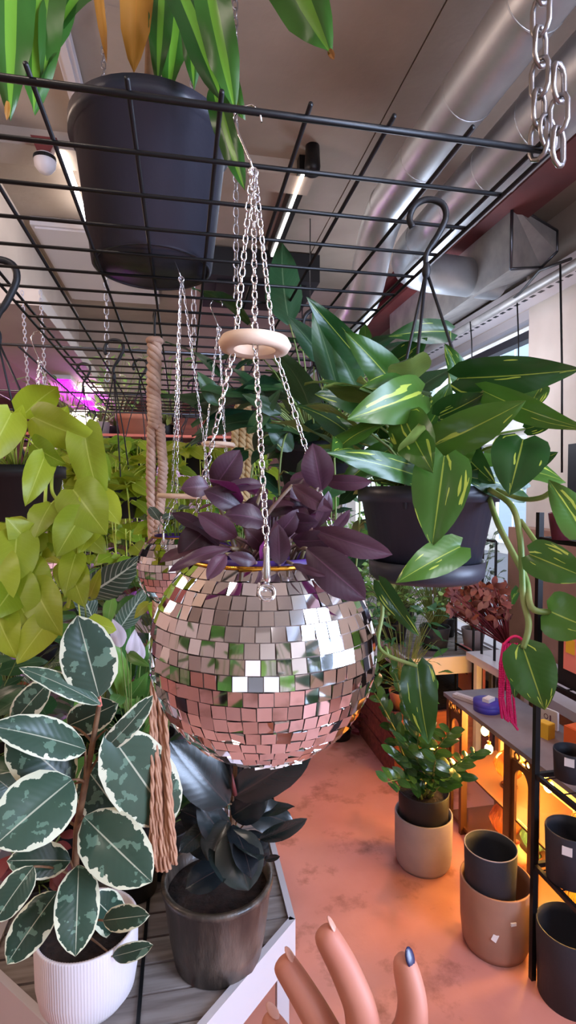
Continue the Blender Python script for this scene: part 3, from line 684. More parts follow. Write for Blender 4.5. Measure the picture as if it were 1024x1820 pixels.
HK=AZ(752,400,GZ+.0); HK=V((PC.x,PC.y,GZ))
hanging_pot('black hanging pot on the right, under the golden pothos',PC,.079,.112,V((PC.x-.003,PC.y,GZ+.004)),[-.3,PI*.63,-2.3],'nursery_black',.024,hdir=1,wr=.0019)
e=thing('golden_pothos','golden pothos with big marbled green leaves in the right hanging pot','plant',PC+V((0,0,.09)))
ml=MB();ms=MB(); r_=random.Random(31)
GP=[((815,672),(1035,656),74,.60,.55,10,.1),((860,695),(1050,765),50,.58,.52,20,.9),((800,590),(690,598),44,.72,.7,25,.0),((705,690),(612,588),64,.66,.6,15,.5),((640,640),(545,528),46,.8,.72,0,.0),
((745,712),(640,690),60,.62,.56,40,.6),((748,700),(618,745),86,.60,.54,0,.8),((720,745),(770,840),80,.58,.53,10,.7),((775,790),(935,712),78,.58,.52,10,1.),((752,850),(576,804),50,.58,.50,15,.3),
((790,812),(768,972),104,.55,.52,0,.6),((818,972),(704,1036),66,.53,.50,10,.95),((930,782),(905,880),100,.56,.53,0,.1),((930,872),(815,845),56,.6,.58,20,.05),((925,830),(992,804),36,.6,.57,10,.1),
((935,762),(990,748),30,.62,.6,0,.2),((1035,945),(975,852),62,.52,.5,10,.8),((942,985),(1050,1030),72,.5,.47,0,.6),((975,1085),(1060,1120),88,.5,.47,10,.9),((930,1150),(968,1262),88,.5,.49,0,.4),
((928,1152),(915,1240),30,.52,.51,30,.1),((742,1182),(762,1322),64,.6,.58,15,.3),((675,1035),(745,1130),34,.62,.6,20,.2),((690,800),(600,870),50,.66,.62,15,.5),((650,720),(560,700),50,.74,.70,25,.2),
((700,790),(560,750),44,.7,.66,30,.7),((830,700),(790,610),40,.66,.62,20,.4),((850,760),(880,690),60,.64,.62,10,.1),((760,760),(800,680),50,.62,.6,25,.6),((960,690),(930,752),40,.58,.56,20,.6),((820,800),(880,860),56,.6,.57,20,.2),((705,640),(760,600),44,.74,.70,20,.1),((780,740),(860,700),60,.6,.58,20,.15),((670,770),(700,700),56,.66,.62,0,.2)]
top=PC+V((0,0,.105))
for bb,tt,w,k0,k1,roll,tone in GP:
    B=pleaf(ml,bb,tt,w,k0,k1,roll,'heart',.07,.3,.02,r_,tone)
    if bb[1]<900 and bb[0]<940: stem(ms,top+V((r_.uniform(-.04,.04),r_.uniform(-.04,.04),-.01)),B,.0022,.12)
bush(ml,ms,top,44,.12,.13,.085,'heart',r_,.62,.45,.002,nu=3,nv=8,rej=lambda x,y:(x>800 and y<690) or (x>880 and y<820) or y<570)
def pv(l): return [D(*q) for q in l]
vine(ml,ms,pv([(868,880,.6),(885,930,.56),(910,980,.54),(935,1030,.52),(945,1080,.5),(978,1088,.5)]),0,.05,r_,r=.0032)
vine(ml,ms,pv([(870,870,.58),(910,900,.54),(925,960,.52),(930,1060,.51),(940,1110,.5),(930,1152,.5)]),1,.03,r_,r=.0030)
vine(ml,ms,pv([(860,860,.6),(920,885,.56),(960,885,.53),(985,870,.52)]),0,.05,r_,r=.0026)
vine(ml,ms,pv([(925,925,.53),(950,960,.51),(975,1000,.49)]),0,.05,r_,r=.0024)
vine(ml,ms,pv([(680,900,.68),(668,1000,.66),(680,1080,.64),(672,1140,.62),(690,1165,.61),(742,1184,.60)]),2,.035,r_,r=.0024)
ml.build('foliage','golden',e); ms.build('vines','green_stem',e)
# dark broad plant behind, between ball and pothos
def potted(name,label,cat,c,r0,r1,h,pm,lm,n,spread,ht,size,kind='heart',seed=1,ar=.6,droop=.4,stemm='green_stem',low=0,group=None,hang=False,sr=.002,nu=2,nv=6,trail=0,tsize=.05,tlen=.4,asp=1.):
    c=V(c); r_=random.Random(seed)
    if hang:
        e=hanging_pot(label,c,r1,h,V((c.x,c.y,hang)),[-1.2,.9,2.9],pm,.024,saucer=False)
        e2=thing(name,label.replace('black hanging pot','trailing plant')if False else cat,'plant',c+V((0,0,h-.02)),group)
    else:
        e=thing(name,label,cat,c,group); pot(e,c,r0,r1,h,pm,soild=.02); e2=e
    ml=MB();ms=MB(); bush(ml,ms,c+V((0,0,h-.01)),n,spread,ht,size,kind,r_,ar,droop,sr,low,asp,nu,nv)
    for i in range(trail):
        a=-PI/2+r_.uniform(-1.5,1.5); d=V((math.cos(a),math.sin(a),0)); q=c+V((0,0,h)); L=tlen*r_.uniform(.5,1)
        vine(ml,ms,[q,q+d*(r1+.02)+V((0,0,.02)),q+d*(r1+.05)-V((0,0,L*.4)),q+d*(r1+.03+r_.uniform(-.02,.03))-V((0,0,L))],int(4+L*22),tsize,r_,nu=2,nv=6)
    ml.build('foliage',lm,e2); ms.build('stems',stemm,e2); return e
# ---- neon pothos, left
NC=V((-.250,.905,1.445))
e=hanging_pot('black hanging pot at left under the bright yellow-green pothos',NC,.066,.095,V((-.276,NC.y,GZ+.004)),[-.5,1.6,-2.4],'black_plastic',.034,saucer=False,hdir=1,wr=.0018)
e=thing('neon_pothos','nearest bright yellow-green pothos trailing down the left side','plant',NC+V((0,0,.08)))
ml=MB();md=MB();ms=MB(); r_=random.Random(41)
NP=[((70,745),(150,770),60,.74,10,.5),((62,742),(185,790),72,.72,10,.7),((150,760),(185,905),66,.70,20,.4),((20,735),(-30,830),70,.72,0,.8),((75,770),(120,720),50,.76,30,.6),((60,790),(118,825),46,.70,20,.0),((80,810),(45,900),50,.68,0,.5),
((130,870),(190,950),90,.66,0,.4),((95,895),(110,960),50,.67,10,.3),((10,930),(50,1000),70,.66,0,.6),((30,950),(20,1060),80,.62,0,.5),((110,945),(130,1010),60,.66,0,.4),((150,910),(100,990),70,.64,10,.3),
((10,1030),(60,1120),90,.60,0,.5),((60,1040),(110,1130),70,.60,10,.6),((120,1000),(150,1080),60,.63,0,.4),((90,1100),(30,1180),60,.58,10,.8),((-10,1080),(30,1170),70,.58,10,.7),((135,985),(115,1060),44,.63,10,.6),((170,940),(140,985),30,.66,20,.7),((160,1060),(180,1010),24,.64,0,.6),((40,1000),(90,1080),70,.62,0,.3),((0,780),(40,720),50,.78,30,.7),((-10,990),(10,1090),80,.6,10,.9),((60,980),(10,920),60,.64,20,.6)]
top=NC+V((0,0,.09))
for i,(bb,tt,w,k,roll,tone) in enumerate(NP):
    B=pleaf(ml,bb,tt,w,k,k-.03,roll,'heart',.09,.25,.03,r_,tone)
    if bb[1]<830: stem(ms,top+V((r_.uniform(-.03,.03),r_.uniform(-.03,.03),0)),B,.0018,.15)
bush(ml,ms,top,30,.09,.09,.06,'heart',r_,.75,.5,.0016,nu=3,nv=8,rej=lambda x,y:(x<140 and y>812))
for q in ([(95,820,.72),(92,870,.69),(105,900,.67),(100,960,.65),(60,1020,.62)],[(85,820,.72),(80,900,.67),(85,960,.65),(30,1060,.60),(20,1150,.58)],[(110,800,.72),(160,830,.68),(140,880,.67),(140,980,.64),(120,1080,.61)]):
    vine(ml,ms,pv(q),5,.05,r_,r=.0022,rej=lambda x,y:(x<140 and 790<y<935))
ml.build('foliage','neon',e); ms.build('vines','neon_stem',e)
# ---- row of neon pothos pots behind on rail (hanging), each its own
HP=[((205,930),1.25,'black hanging pot of the second yellow-green pothos, left of the rope','second bright yellow-green pothos, just left of the macrame rope',.055,GZ),((250,850),1.7,'black hanging pot third in the row behind the rope','bushy lime pothos behind the macrame rope',.06,None),((345,850),2.0,'black hanging pot behind the small mirror ball','lime pothos behind the silver chains',.065,None),((150,840),1.75,'black hanging pot in the back row at left','lime pothos of the back row at left',.06,None),((430,860),2.3,'black hanging pot behind the purple leaves','deep green-yellow pothos behind the purple leaves',.07,None)]
for i,((px,py),k,lp,ll,r,hz) in enumerate(HP):
    c=D(px,py,k)
    e=hanging_pot(lp,c,r,r*1.4,V((c.x,c.y,(GZ+.004 if (k<1.3) else 1.9))),[-1.2,.9,2.9],'black_plastic',.024,saucer=False)
    r_=random.Random(60+i); e=thing('neon_pothos',ll,'plant',c+V((0,0,r*1.4)))
    ml=MB();ms=MB(); q=c+V((0,0,r*1.35)); bush(ml,ms,q,34,r*1.9,.09,.075,'heart',r_,.75,.5,.0015,rej=lambda x,y:y<788)
    for j in range(9):
        a=-PI/2+r_.uniform(-1.7,1.7); d=V((math.cos(a),math.sin(a),0)); Ln=r_.uniform(.12,.36)
        vine(ml,ms,[q,q+d*(r+.02)+V((0,0,.02)),q+d*(r+.05)-V((0,0,Ln*.4)),q+d*(r+.04+r_.uniform(-.02,.05))-V((0,0,Ln))],int(3+Ln*22),.058,r_,nu=2,nv=6)
    ml.build('foliage','neon' if i in(0,2) else 'neon_deep',e); ms.build('vines','neon_stem',e)
# rail that carries the back row
b=MB(); b.tube([(-1.4,1.72,1.915),(.4,1.72,1.915)],.004,6)
for x in (-1.3,.3): b.tube([(x,1.72,1.915),(x,1.72,CEIL)],.003,6)
# ================================================================== TABLES
def table(name,label,poly,z,th=.035,slat=0,legs=(),vertical=True,cat='table'):
    cx=sum(p[0] for p in poly)/len(poly); cy=sum(p[1] for p in poly)/len(poly)
    e=thing(name,label,cat,(cx,cy,0)); n=len(poly)
    b=MB()
    for i in range(n):
        a=V((poly[i][0],poly[i][1],0)); c=V((poly[(i+1)%n][0],poly[(i+1)%n][1],0)); d=(c-a).normalized(); nn=V((-d.y,d.x,0))
        b.prism([a-nn*.0+V((0,0,z-.09)),c+V((0,0,z-.09)),c+V((0,0,z+.006)),a+V((0,0,z+.006))],nn*.016)
    b.build('frame','white_metal',e)
    # slats clipped to the polygon
    s=MB(); g=MB(); ys=min(p[1] for p in poly); ye=max(p[1] for p in poly); w=.074; y=ys
    def xr(y):
        xs=[]
        for i in range(n):
            (x0,y0),(x1,y1)=poly[i],poly[(i+1)%n]
            if (y0<=y<y1) or (y1<=y<y0): xs.append(x0+(x1-x0)*(y-y0)/(y1-y0))
        return (min(xs),max(xs)) if len(xs)>1 else None
    while y<ye-.01:
        y2=min(y+w-.005,ye-.005); a=xr(y+.004); c=xr(y2-.002)
        if a and c: s.prism([V((a[0]+.014,y+.002,z-.022)),V((a[1]-.014,y+.002,z-.022)),V((c[1]-.014,y2,z-.022)),V((c[0]+.014,y2,z-.022))],(0,0,.02))
        y+=w
    s.build('slatted_top','slat_wood',e)
    for (x,y) in legs: b=MB(); b.box((x,y,(z-.09)/2),(.03,.03,z-.09)); b.build('leg','white_metal',e)
    return e
table('plant_table','white-edged slatted table whose pointed corner holds the two rubber plants',[(-.086,.915),(.265,1.262),(.265,1.72),(-.44,1.72),(-.44,1.268)],.45,legs=[(-.08,.96),(.235,1.28),(.235,1.68),(-.40,1.68),(-.40,1.30)])
b=MB(); b.box2((-.097,.97,.450),(-.089,1.66,.4525)); b.box2((.09,1.13,.450),(.098,1.66,.4525)); single(b,'dark_gap_strip','black_metal','two narrow black strips drawn for the dark gaps across the slatted table','strip')  # black strips stand in for the shaded gaps in the tabletop
table('plant_table','second white-edged slatted table behind the first',[(-.44,1.78),(.30,1.78),(.30,2.9),(-.44,2.9)],.45,legs=[(-.4,1.82),(.26,1.82),(.26,2.86),(-.4,2.86)])
table('plant_table','third slatted table at the left under the dark foliage',[(-1.4,1.5),(-.5,1.5),(-.5,3.6),(-1.4,3.6)],.5,legs=[(-1.36,1.54),(-.54,1.54),(-.54,3.56),(-1.36,3.56)])
# ---- white ribbed pot + variegated rubber plant
WC=D(155,1640,1.12); WC=V((WC.x,WC.y,.451))
e=thing('ribbed_planter','white finely ribbed planter on the table holding the variegated rubber plant','plant pot',WC)
hh=D(155,1640,1.12).z-.451
pot(e,WC,.062,.1015,hh,'white_ribbed',nf=110,flute=.012,seg=330,wall=.006,soild=.025,pts=[(.45,.06),(.8,.18),(.95,.4)])
e=thing('variegated_rubber_plant','variegated rubber plant with cream-edged leaves in the white pot','plant',WC+V((0,0,hh-.03)))
ml=MB();ms=MB(); r_=random.Random(51)
def st(px,py,k): return D(px,py,k)
trunk=[(130,1650,1.10),(133,1560,1.06),(137,1470,1.03),(152,1390,1.0),(165,1320,.98),(177,1250,.96),(170,1200,.95)]
ms.tube([D(*q) for q in trunk],[.0075,.007,.0065,.006,.005,.004,.0015],8)
FV=[((176,1238),(138,1094),96,.95,.93,0,.3),((178,1252),(34,1186),34,.94,.9,25,.9),((152,1332),(-18,1290),68,.96,.86,20,.5),((190,1296),(306,1462),118,.97,1.07,0,.7),((128,1386),(-12,1505),122,.96,.85,10,.7),((128,1395),(15,1300),100,1.02,1.0,10,.1),
((150,1452),(270,1568),104,.99,.93,5,.4),((140,1538),(134,1700),78,.98,.90,0,.3),((102,1585),(12,1714),66,1.0,.93,15,.0),((184,1636),(266,1626),42,1.0,.97,0,.3),((182,1335),(272,1236),38,.98,.96,25,.4),((125,1530),(12,1530),60,1.02,.98,10,.0),((150,1360),(235,1470),90,1.14,1.14,10,.0),((120,1290),(210,1250),60,1.1,1.08,10,.0),
((40,1420),(-10,1380),50,1.1,1.08,0,.8),((60,1540),(-10,1640),54,.95,.9,20,.2),((200,1700),(272,1680),30,1.05,1.03,10,.3),((90,1210),(20,1290),50,1.1,1.1,20,.3),((215,1650),(160,1590),60,1.15,1.1,20,.1)]
for bb,tt,w,k0,k1,roll,tone in FV:
    B=pleaf(ml,bb,tt,w,k0,k1,roll,'ficus',.05,.22,.012,r_,tone,5,14)
    py=bb[1]; q=min(trunk,key=lambda t:abs(t[1]-py-25)); stem(ms,D(*q),B,.0028,.05)
ml.build('foliage','ficus_var',e); ms.build('stem','brown_stem',e)
b=MB(); b.tube([D(178,1255,.955),D(172,1215,.955),D(167,1180,.95)],[.004,.003,.0003],8); b.build('leaf_bud','pink_leafpot',e,label='slim pink leaf bud')
# ---- dark glazed pot + dark rubber plant
DC=D(388,1700,1.24); DC=V((DC.x,DC.y,.451)); hh=D(388,1545,1.25).z-.451
e=thing('glazed_pot','mottled brown glazed pot on the table corner','plant pot',DC)
pot(e,DC,.098,.123,hh,'glaze',rim=.003,rimh=.012,wall=.008,soild=.03,pts=[(.4,.3)])
e=thing('burgundy_rubber_plant','near-black burgundy rubber plant in the glazed pot','plant',DC+V((0,0,hh-.03)))
ml=MB();ms=MB(); r_=random.Random(52)
trunk=[(405,1560,1.24),(412,1500,1.2),(414,1430,1.17),(418,1370,1.14),(420,1300,1.12)]; ms.tube([D(*q) for q in trunk],[.007,.0065,.006,.005,.003],8)
FD=[((405,1430),(302,1318),86,1.14,1.1,5,.6),((415,1415),(556,1322),72,1.14,1.08,20,.7),((412,1475),(442,1583),88,1.12,1.06,0,.8),((405,1500),(350,1425),54,1.16,1.12,10,.5),((412,1450),(476,1410),60,1.16,1.14,0,.1),((462,1492),(546,1455),28,1.14,1.1,20,.9),((470,1527),(498,1522),12,1.15,1.13,10,.4),((400,1500),(330,1500),56,1.2,1.18,15,.2),((430,1480),(470,1540),60,1.2,1.18,10,.1),((415,1400),(400,1300),70,1.18,1.15,10,.2),((410,1410),(455,1300),60,1.2,1.15,10,.3),((400,1540),(330,1580),50,1.2,1.16,20,.1),((405,1460),(370,1530),60,1.14,1.1,15,.5),((420,1380),(480,1340),60,1.2,1.2,0,.2),((400,1480),(320,1440),60,1.22,1.22,15,.1)]
for bb,tt,w,k0,k1,roll,tone in FD:
    B=pleaf(ml,bb,tt,w,k0,k1,roll,'ficus',.05,.3,.012,r_,tone,4,12)
    py=bb[1]; q=min(trunk,key=lambda t:abs(t[1]-py-20)); stem(ms,D(*q),B,.0025,.05)
bush(ml,ms,D(405,1500,1.22),14,.09,.18,.11,'ficus',r_,.55,.4,.002,nu=3,nv=8)
ml.build('foliage','ficus_dark',e); ms.build('stem','brown_stem',e)
b=MB(); b.tube([D(418,1412,1.13),D(415,1395,1.12),D(413,1375,1.12)],[.005,.004,.0006],8); b.build('leaf_bud','dark_red',e,label='small red leaf bud')
# ================================================================== MID GROUND PLANTS ON THE TABLES
MG=[('spotted_begonia','light green round-leaved trailing plant at the table edge behind the dark rubber plant','plant',(.20,1.90,.451),.06,.08,.12,'terracotta','mid_green',44,.12,.16,.045,'heart',.9,.6),
('leafy_plant','broad dark green plant on the second table, left part','plant',(-.12,2.05,.451),.07,.09,.15,'black_plastic','dark_green',46,.2,.42,.15,'lance',.4,.4),
('leafy_plant','broad dark green plant on the second table, right part','plant',(.12,2.35,.451),.07,.09,.15,'black_plastic','dark_green',50,.2,.5,.15,'lance',.38,.4),
('leafy_plant','dark green philodendron behind the variegated plant','plant',(-.30,1.58,.451),.06,.08,.13,'black_plastic','dark_green',40,.16,.42,.13,'heart',.6,.4),
('leafy_plant','dark glossy plant between the rope and the mirror ball','plant',(-.05,1.52,.451),.06,.08,.13,'black_plastic','dark_green',36,.14,.38,.12,'lance',.42,.4),
('leafy_plant','mid green bush on the second table at its far end','plant',(-.1,2.75,.451),.08,.1,.2,'terracotta','mid_green',60,.25,.5,.12,'heart',.7,.4),
('calathea','calathea with pale striped leaves on the left table','plant',(-.62,2.1,.501),.08,.1,.16,'black_plastic','striped_dark',34,.2,.5,.17,'lance',.42,.35),
('leafy_plant','tall dark plant on the left table, nearer one','plant',(-.62,1.72,.501),.07,.09,.16,'black_plastic','dark_green',44,.2,.45,.14,'lance',.42,.4),
('leafy_plant','light green plant on the left table, middle one','plant',(-.75,2.5,.501),.07,.09,.16,'terracotta','mid_green',50,.22,.6,.12,'heart',.7,.4),
('leafy_plant','dark green plant on the left table, farthest one','plant',(-.7,3.1,.501),.08,.1,.2,'black_plastic','dark_green',60,.3,.7,.15,'heart',.6,.4),
('red_leaf_plant','low dark red-leaved plant at the left edge of the table','plant',(-.36,1.42,.451),.04,.05,.08,'black_plastic','red_plant',26,.1,.16,.06,'oval',.5,.4),
]
for i,(nm,lb,ct,c,r0,r1,h,pm,lm,n,sp,ht,sz,kd,ar,dr) in enumerate(MG):
    potted(nm,lb,ct,c,r0,r1,h,pm,lm,n,sp,ht,sz,kd,100+i,ar,dr)
# striped grey leaf and peace lily spathes (hero leaves left of the ball)
e=thing('striped_leaf_plant','plant with long grey-green striped leaf reaching left of the small mirror ball','plant',D(170,1330,1.5))
ml=MB();ms=MB();r_=random.Random(8)
for bb,tt,w,k in [((150,1060),(262,985),60,1.2),((165,1100),(120,1010),40,1.4),((210,1120),(262,1040),40,1.4)]: 
    B=pleaf(ml,bb,tt,w,k,k-.05,15,'lance',.06,.3,.02,r_); stem(ms,D(170,1330,1.5),B,.003,.02)
ml.build('foliage','striped_dark',e); ms.build('stems','green_stem',e)
e=thing('peace_lily','peace lily with pinkish white blooms left of the big mirror ball','plant',D(235,1330,1.4))
ml=MB();ms=MB();mw=MB()
for bb,tt,w,k in [((232,1165),(240,1118),24,1.3),((215,1150),(200,1100),28,1.35),((250,1178),(246,1130),18,1.38)]:
    mw=MB(); B=pleaf(mw,bb,tt,w,k,k,10,'lance',.12,.5,.02,r_); mw.build('spathe','white_spathe',e,label='pinkish white bloom'); stem(ms,D(235,1330,1.4),B,.002,.02)
for bb,tt,w,k in [((225,1160),(268,1185),20,1.3),((222,1240),(200,1130),30,1.42),((230,1240),(262,1195),34,1.4),((235,1260),(180,1190),34,1.45),((200,1060),(190,1120),24,1.5),((215,1230),(235,1090),34,1.5),((245,1260),(270,1120),34,1.5)]:
    B=pleaf(ml,bb,tt,w,k,k-.05,15,'lance',.06,.3,.02,r_); stem(ms,D(235,1330,1.4),B,.002,.02)
bush(ml,ms,D(235,1330,1.42),26,.12,.3,.12,'lance',r_,.36,.4)
ml.build('foliage','mid_green',e); ms.build('stems','green_stem',e)
pp=D(235,1330,1.42); e=thing('nursery_pot','black nursery pot of the peace lily behind the rope','plant pot',(pp.x,pp.y,.451)); pot(e,(pp.x,pp.y,.451),.06,.08,max(.1,pp.z-.44),'black_plastic')
pp=D(170,1330,1.5); e=thing('nursery_pot','black nursery pot of the striped-leaf plant','plant pot',(pp.x,pp.y,.451)); pot(e,(pp.x,pp.y,.451),.05,.07,max(.1,pp.z-.44),'black_plastic')
# hoya-like dark plants behind right chain (hanging)
for i,((px,py),k,r,lp,ll,lm,n,sz) in enumerate([((560,880),1.05,.075,'black hanging pot behind the purple leaves on the right','dark big-leaved hanging plant between the ball chain and the golden pothos','dark_green',54,.13),((600,840),1.5,.08,'black hanging pot farther behind the golden pothos','green hanging plant farther behind the golden pothos','mid_green',54,.11)]):
    c=D(px,py,k); e=hanging_pot(lp,c,r,r*1.3,V((c.x,c.y,GZ+.004)),[-1.2,.9,2.9],'black_plastic',.028,saucer=False)
    e=thing('hanging_plant',ll,'plant',c+V((0,0,r*1.3))); r_=random.Random(80+i); ml=MB();ms=MB(); q=c+V((0,0,r*1.25)); bush(ml,ms,q,n,r*2.2,.22,sz,'lance',r_,.45,.4,.002,nu=3,nv=8)
    for j in range(6):
        a=-PI/2+r_.uniform(-1.7,1.7); d=V((math.cos(a),math.sin(a),0)); Ln=r_.uniform(.1,.3)
        vine(ml,ms,[q,q+d*(r+.02)+V((0,0,.02)),q+d*(r+.05)-V((0,0,Ln*.4)),q+d*(r+.04)-V((0,0,Ln))],int(3+Ln*18),.06,r_,nu=2,nv=6)
    if i==0:
        for bb,tt,w,k0,tone in [((600,690),(556,548),54,.86,.6),((585,650),(510,560),40,.9,.3),((560,720),(520,690),40,.92,.2),((500,735),(430,700),30,.94,.7),((440,770),(500,690),30,.95,.9),((390,720),(350,660),34,.93,.9),((640,700),(590,600),44,.84,.8),((520,800),(470,750),38,.98,.4),((530,850),(590,790),44,.9,.4)]: pleaf(ml,bb,tt,w,k0,k0-.03,10,'lance',.06,.35,.02,r_,tone)
        mm='golden' if False else 'dark_green'
    ml.build('foliage',lm,e); ms.build('stems','green_stem',e)
# ================================================================== FAR SHELF WITH TERRACOTTA
e=thing('wire_shelf','long black wire shelf with red front edge across the back','shelf',(-.4,3.55,1.80))
b=MB(); 
for i in range(40): b.tube([(-1.5+i*.06,3.4,1.83),(-1.5+i*.06,3.8,1.83)],.0025,5)
b.tube([(-1.5,3.4,1.80),(.9,3.4,1.80)],.004,5); b.tube([(-1.5,3.8,1.83),(.9,3.8,1.83)],.004,5); b.build('wires','black_metal',e)
b=MB(); b.box2((-1.5,3.388,1.835),(.9,3.40,1.85)); b.build('edge','pink_leafpot',e)
for x in (-1.3,.8): b=MB(); b.tube([(x,3.6,1.83),(x,3.6,CEIL)],.004,6); b.build('hanger_rod','gunmetal',e)
c=V((-.285,3.52,1.834)); e=thing('terracotta_pot','terracotta pot on the far wire shelf','plant pot',c); pot(e,c,.085,.11,.15,'terracotta',rim=.008,rimh=.04)
potted('shelf_plant','grey-green small plant left of the terracotta pot','plant',(-.5,3.55,1.834),.05,.06,.1,'grey_planter','light_green',20,.07,.12,.06,'oval',131,.4,.4)
for i,(x,y,l) in enumerate([(-.7,3.6,'fresh green plant on the far shelf seen through the grid, left'),(-.42,3.75,'fresh green plant on the far shelf behind the terracotta pot'),(-.1,3.62,'fresh green plant on the far shelf right of the terracotta pot')]):
    potted('shelf_plant',l,'plant',(x,y,1.834),.05,.06,.1,'black_plastic','light_green',60,.22,.5,.085,'lance',140+i,.35,.45)
e=thing('storage_tub','dark rectangular tub on the far shelf to the right','tub',(.25,3.6,1.834)); b=MB(); b.prism([V((.0,3.45,1.835)),V((.62,3.45,1.835)),V((.66,3.43,1.96)),V((-.04,3.43,1.96))],(0,.25,0)); b.build('body','crate_wood',e); b=MB(); b.box2((-.06,3.41,1.96),(.68,3.70,1.975)); b.build('rim','black_plastic',e)
b=MB(); b.box2((-.65,5.4,1.2),(.7,5.42,1.75)); 
for i in range(5): b.box2((-.6+i*.26,5.38,1.22),(-.40+i*.26,5.4,1.72))
single(b,'poster_board','white_paper','pale panelled board on the back beam behind the plants','board')
# dense planting further back: individual pots on a long bench
table('plant_bench','long bench of plants at the back of the aisle',[(-1.3,3.9),(.55,3.9),(.55,4.9),(-1.3,4.9)],.6,legs=[(-1.26,3.94),(.5,3.94),(.5,4.86),(-1.26,4.86)])
kinds=[('mid_green','heart',.7),('neon_deep','heart',.75),('dark_green','lance',.4),('light_green','heart',.7),('dark_green','heart',.6)]
adj=['spreading','upright','bushy','arching','dense','loose','tall','rounded','tufted','leafy']
pos=[(-1.1,4.1),(-.8,4.3),(-.5,4.1),(-.2,4.3),(.1,4.1),(.38,4.3),(-.95,4.65),(-.35,4.7),(.25,4.7)]
for i,(x,y) in enumerate(pos):
    lm,kd,ar=kinds[i%5]; where='front row' if y<4.5 else 'rear row'
    potted('bench_plant',f"{adj[i]} {'lime' if 'neon' in lm else lm.replace('_',' ')} plant on the back bench, {where}, {['first','second','third','fourth','fifth','sixth','first','second','third'][i]} from left",'plant',(x,y,.6),.07,.09,.16,['black_plastic','terracotta','grey_planter'][i%3],lm,80,.26,.85,.15,kd,200+i,ar,.4)
# hanging baskets at the back upper
for i,(x,y,z,lm) in enumerate([(-.75,2.4,1.2,'neon'),(-1.0,3.0,1.25,'neon_deep'),(.0,3.0,1.28,'neon_deep'),(.35,2.9,1.2,'mid_green'),(-.45,2.9,1.2,'neon')]):
    l=['left front','far left','middle','right','centre left'][i]
    c=V((x,y,z)); e=hanging_pot(f'small black hanging pot deep in the plant aisle, {l}',c,.065,.09,V((x,y,1.9)),[-1.2,.9,2.9],'black_plastic',.024,saucer=False)
    e=thing('neon_pothos' if 'neon' in lm else 'hanging_plant',f'trailing bright plant deep in the aisle, {l}','plant',c+V((0,0,.08))); r_=random.Random(300+i); ml=MB();ms=MB(); q=c+V((0,0,.085)); bush(ml,ms,q,40,.17,.12,.085,'heart',r_,.75,.5,.0015,rej=lambda x,y:y<795)
    for j in range(8):
        a=-PI/2+r_.uniform(-1.8,1.8); d=V((math.cos(a),math.sin(a),0)); Ln=r_.uniform(.15,.45)
        vine(ml,ms,[q,q+d*.09+V((0,0,.02)),q+d*.12-V((0,0,Ln*.4)),q+d*.11-V((0,0,Ln))],int(3+Ln*18),.065,r_,nu=2,nv=6)
    ml.build('foliage',lm,e); ms.build('vines','neon_stem',e)
for y,l in ((1.72,'near'),(3.0,'far')): pass
b=MB()
for yy in (1.66,2.4,2.95):
    b.tube([(-1.3,yy,1.915),(.75,yy,1.915)],.004,6)
    for x in ((-1.25,.7) if yy>2.5 else (-1.25,)): b.tube([(x,yy,1.915),(x,yy,CEIL)],.003,6)
for x in (-1.0,-.75,.0,.35,-.45,.7): b.tube([(x,1.66,1.911),(x,3.1,1.911)],.003,6)
single(b,'hanging_rack','gunmetal','thin metal rack of rails behind the grid carrying hanging pots','rack')
# ================================================================== RIGHT SIDE: FLOOR POTS
GC=V((.93,1.99,0)); GC=AZ(752,1532,0)
e=thing('grey_planter','pale grey concrete planter on the floor holding the black pot','plant pot',GC); kk=(GC-CAM).dot(FW); hgt=D(753,1440,kk).z; r=50*kk/FOC
pot(e,GC,r*.86,r,hgt,'grey_planter',wall=.006,soil=None,pts=[(.6,.08),(.9,.25)])
p=GC+V((0,-r*.97,hgt-.03)); b=MB(); b.box(p,(.016,.004,.009)); b.build('price_tag','white_paper',e)
ZC=GC+V((0,0,.03)); zh=D(752,1400,kk).z-.03
e=thing('nursery_pot','black pot standing inside the grey floor planter','plant pot',ZC); pot(e,ZC,r*.78,r*.88,zh,'black_plastic',soild=.02)
e=thing('zz_plant','glossy green zz plant in the black pot by the glass cabinet','plant',ZC+V((0,0,zh-.02)))
ml=MB();ms=MB();r_=random.Random(61); zt=ZC+V((0,0,zh-.02))
def zz(tip,k,n=8,L=44,bend=0):
    T=D(tip[0],tip[1],k); A=zt+V((r_.uniform(-.04,.04),r_.uniform(-.04,.04),0)); mid=A.lerp(T,.5)+V((0,0,.05))
    P=[A*(1-t)**2+mid*2*t*(1-t)+T*t*t for t in [i/12 for i in range(13)]]
    ms.tube(P,[.007*(1-.75*i/12) for i in range(13)],6)
    for i in range(n):
        q=.25+.75*i/(n-1); j=q*12; a=P[int(min(j,11))].lerp(P[min(int(j)+1,12)],j-int(min(j,11))); t=(P[min(int(j)+1,12)]-P[max(int(j)-1,0)]).normalized()
        for s_ in (-1,1):
            S=t.cross(V((.1,-.4,1)).normalized()).normalized()*s_; l=L/1000*(1-.35*q)*2
            leaf(ml,a,a+(S*.9+t*.6+V((r_.uniform(-.3,.3),r_.uniform(-.3,.3),r_.uniform(-.2,.3)))).normalized()*l,l*.5,V((r_.uniform(-.5,.5),-.8,.8)),'oval',.05,.2,.01,r_,2,6)
for tip,k in [((700,1190),2.0),((665,1230),2.1),((722,1250),1.95),((745,1290),1.9),((845,1340),1.8),((800,1300),1.95),((690,1390),1.85),((700,1340),1.9),((775,1350),1.8),((650,1180),2.2),((720,1320),1.85),((760,1240),2.1),((820,1380),1.9)]: zz(tip,k)
ml.build('foliage','zz',e); ms.build('stems','green_stem',e)
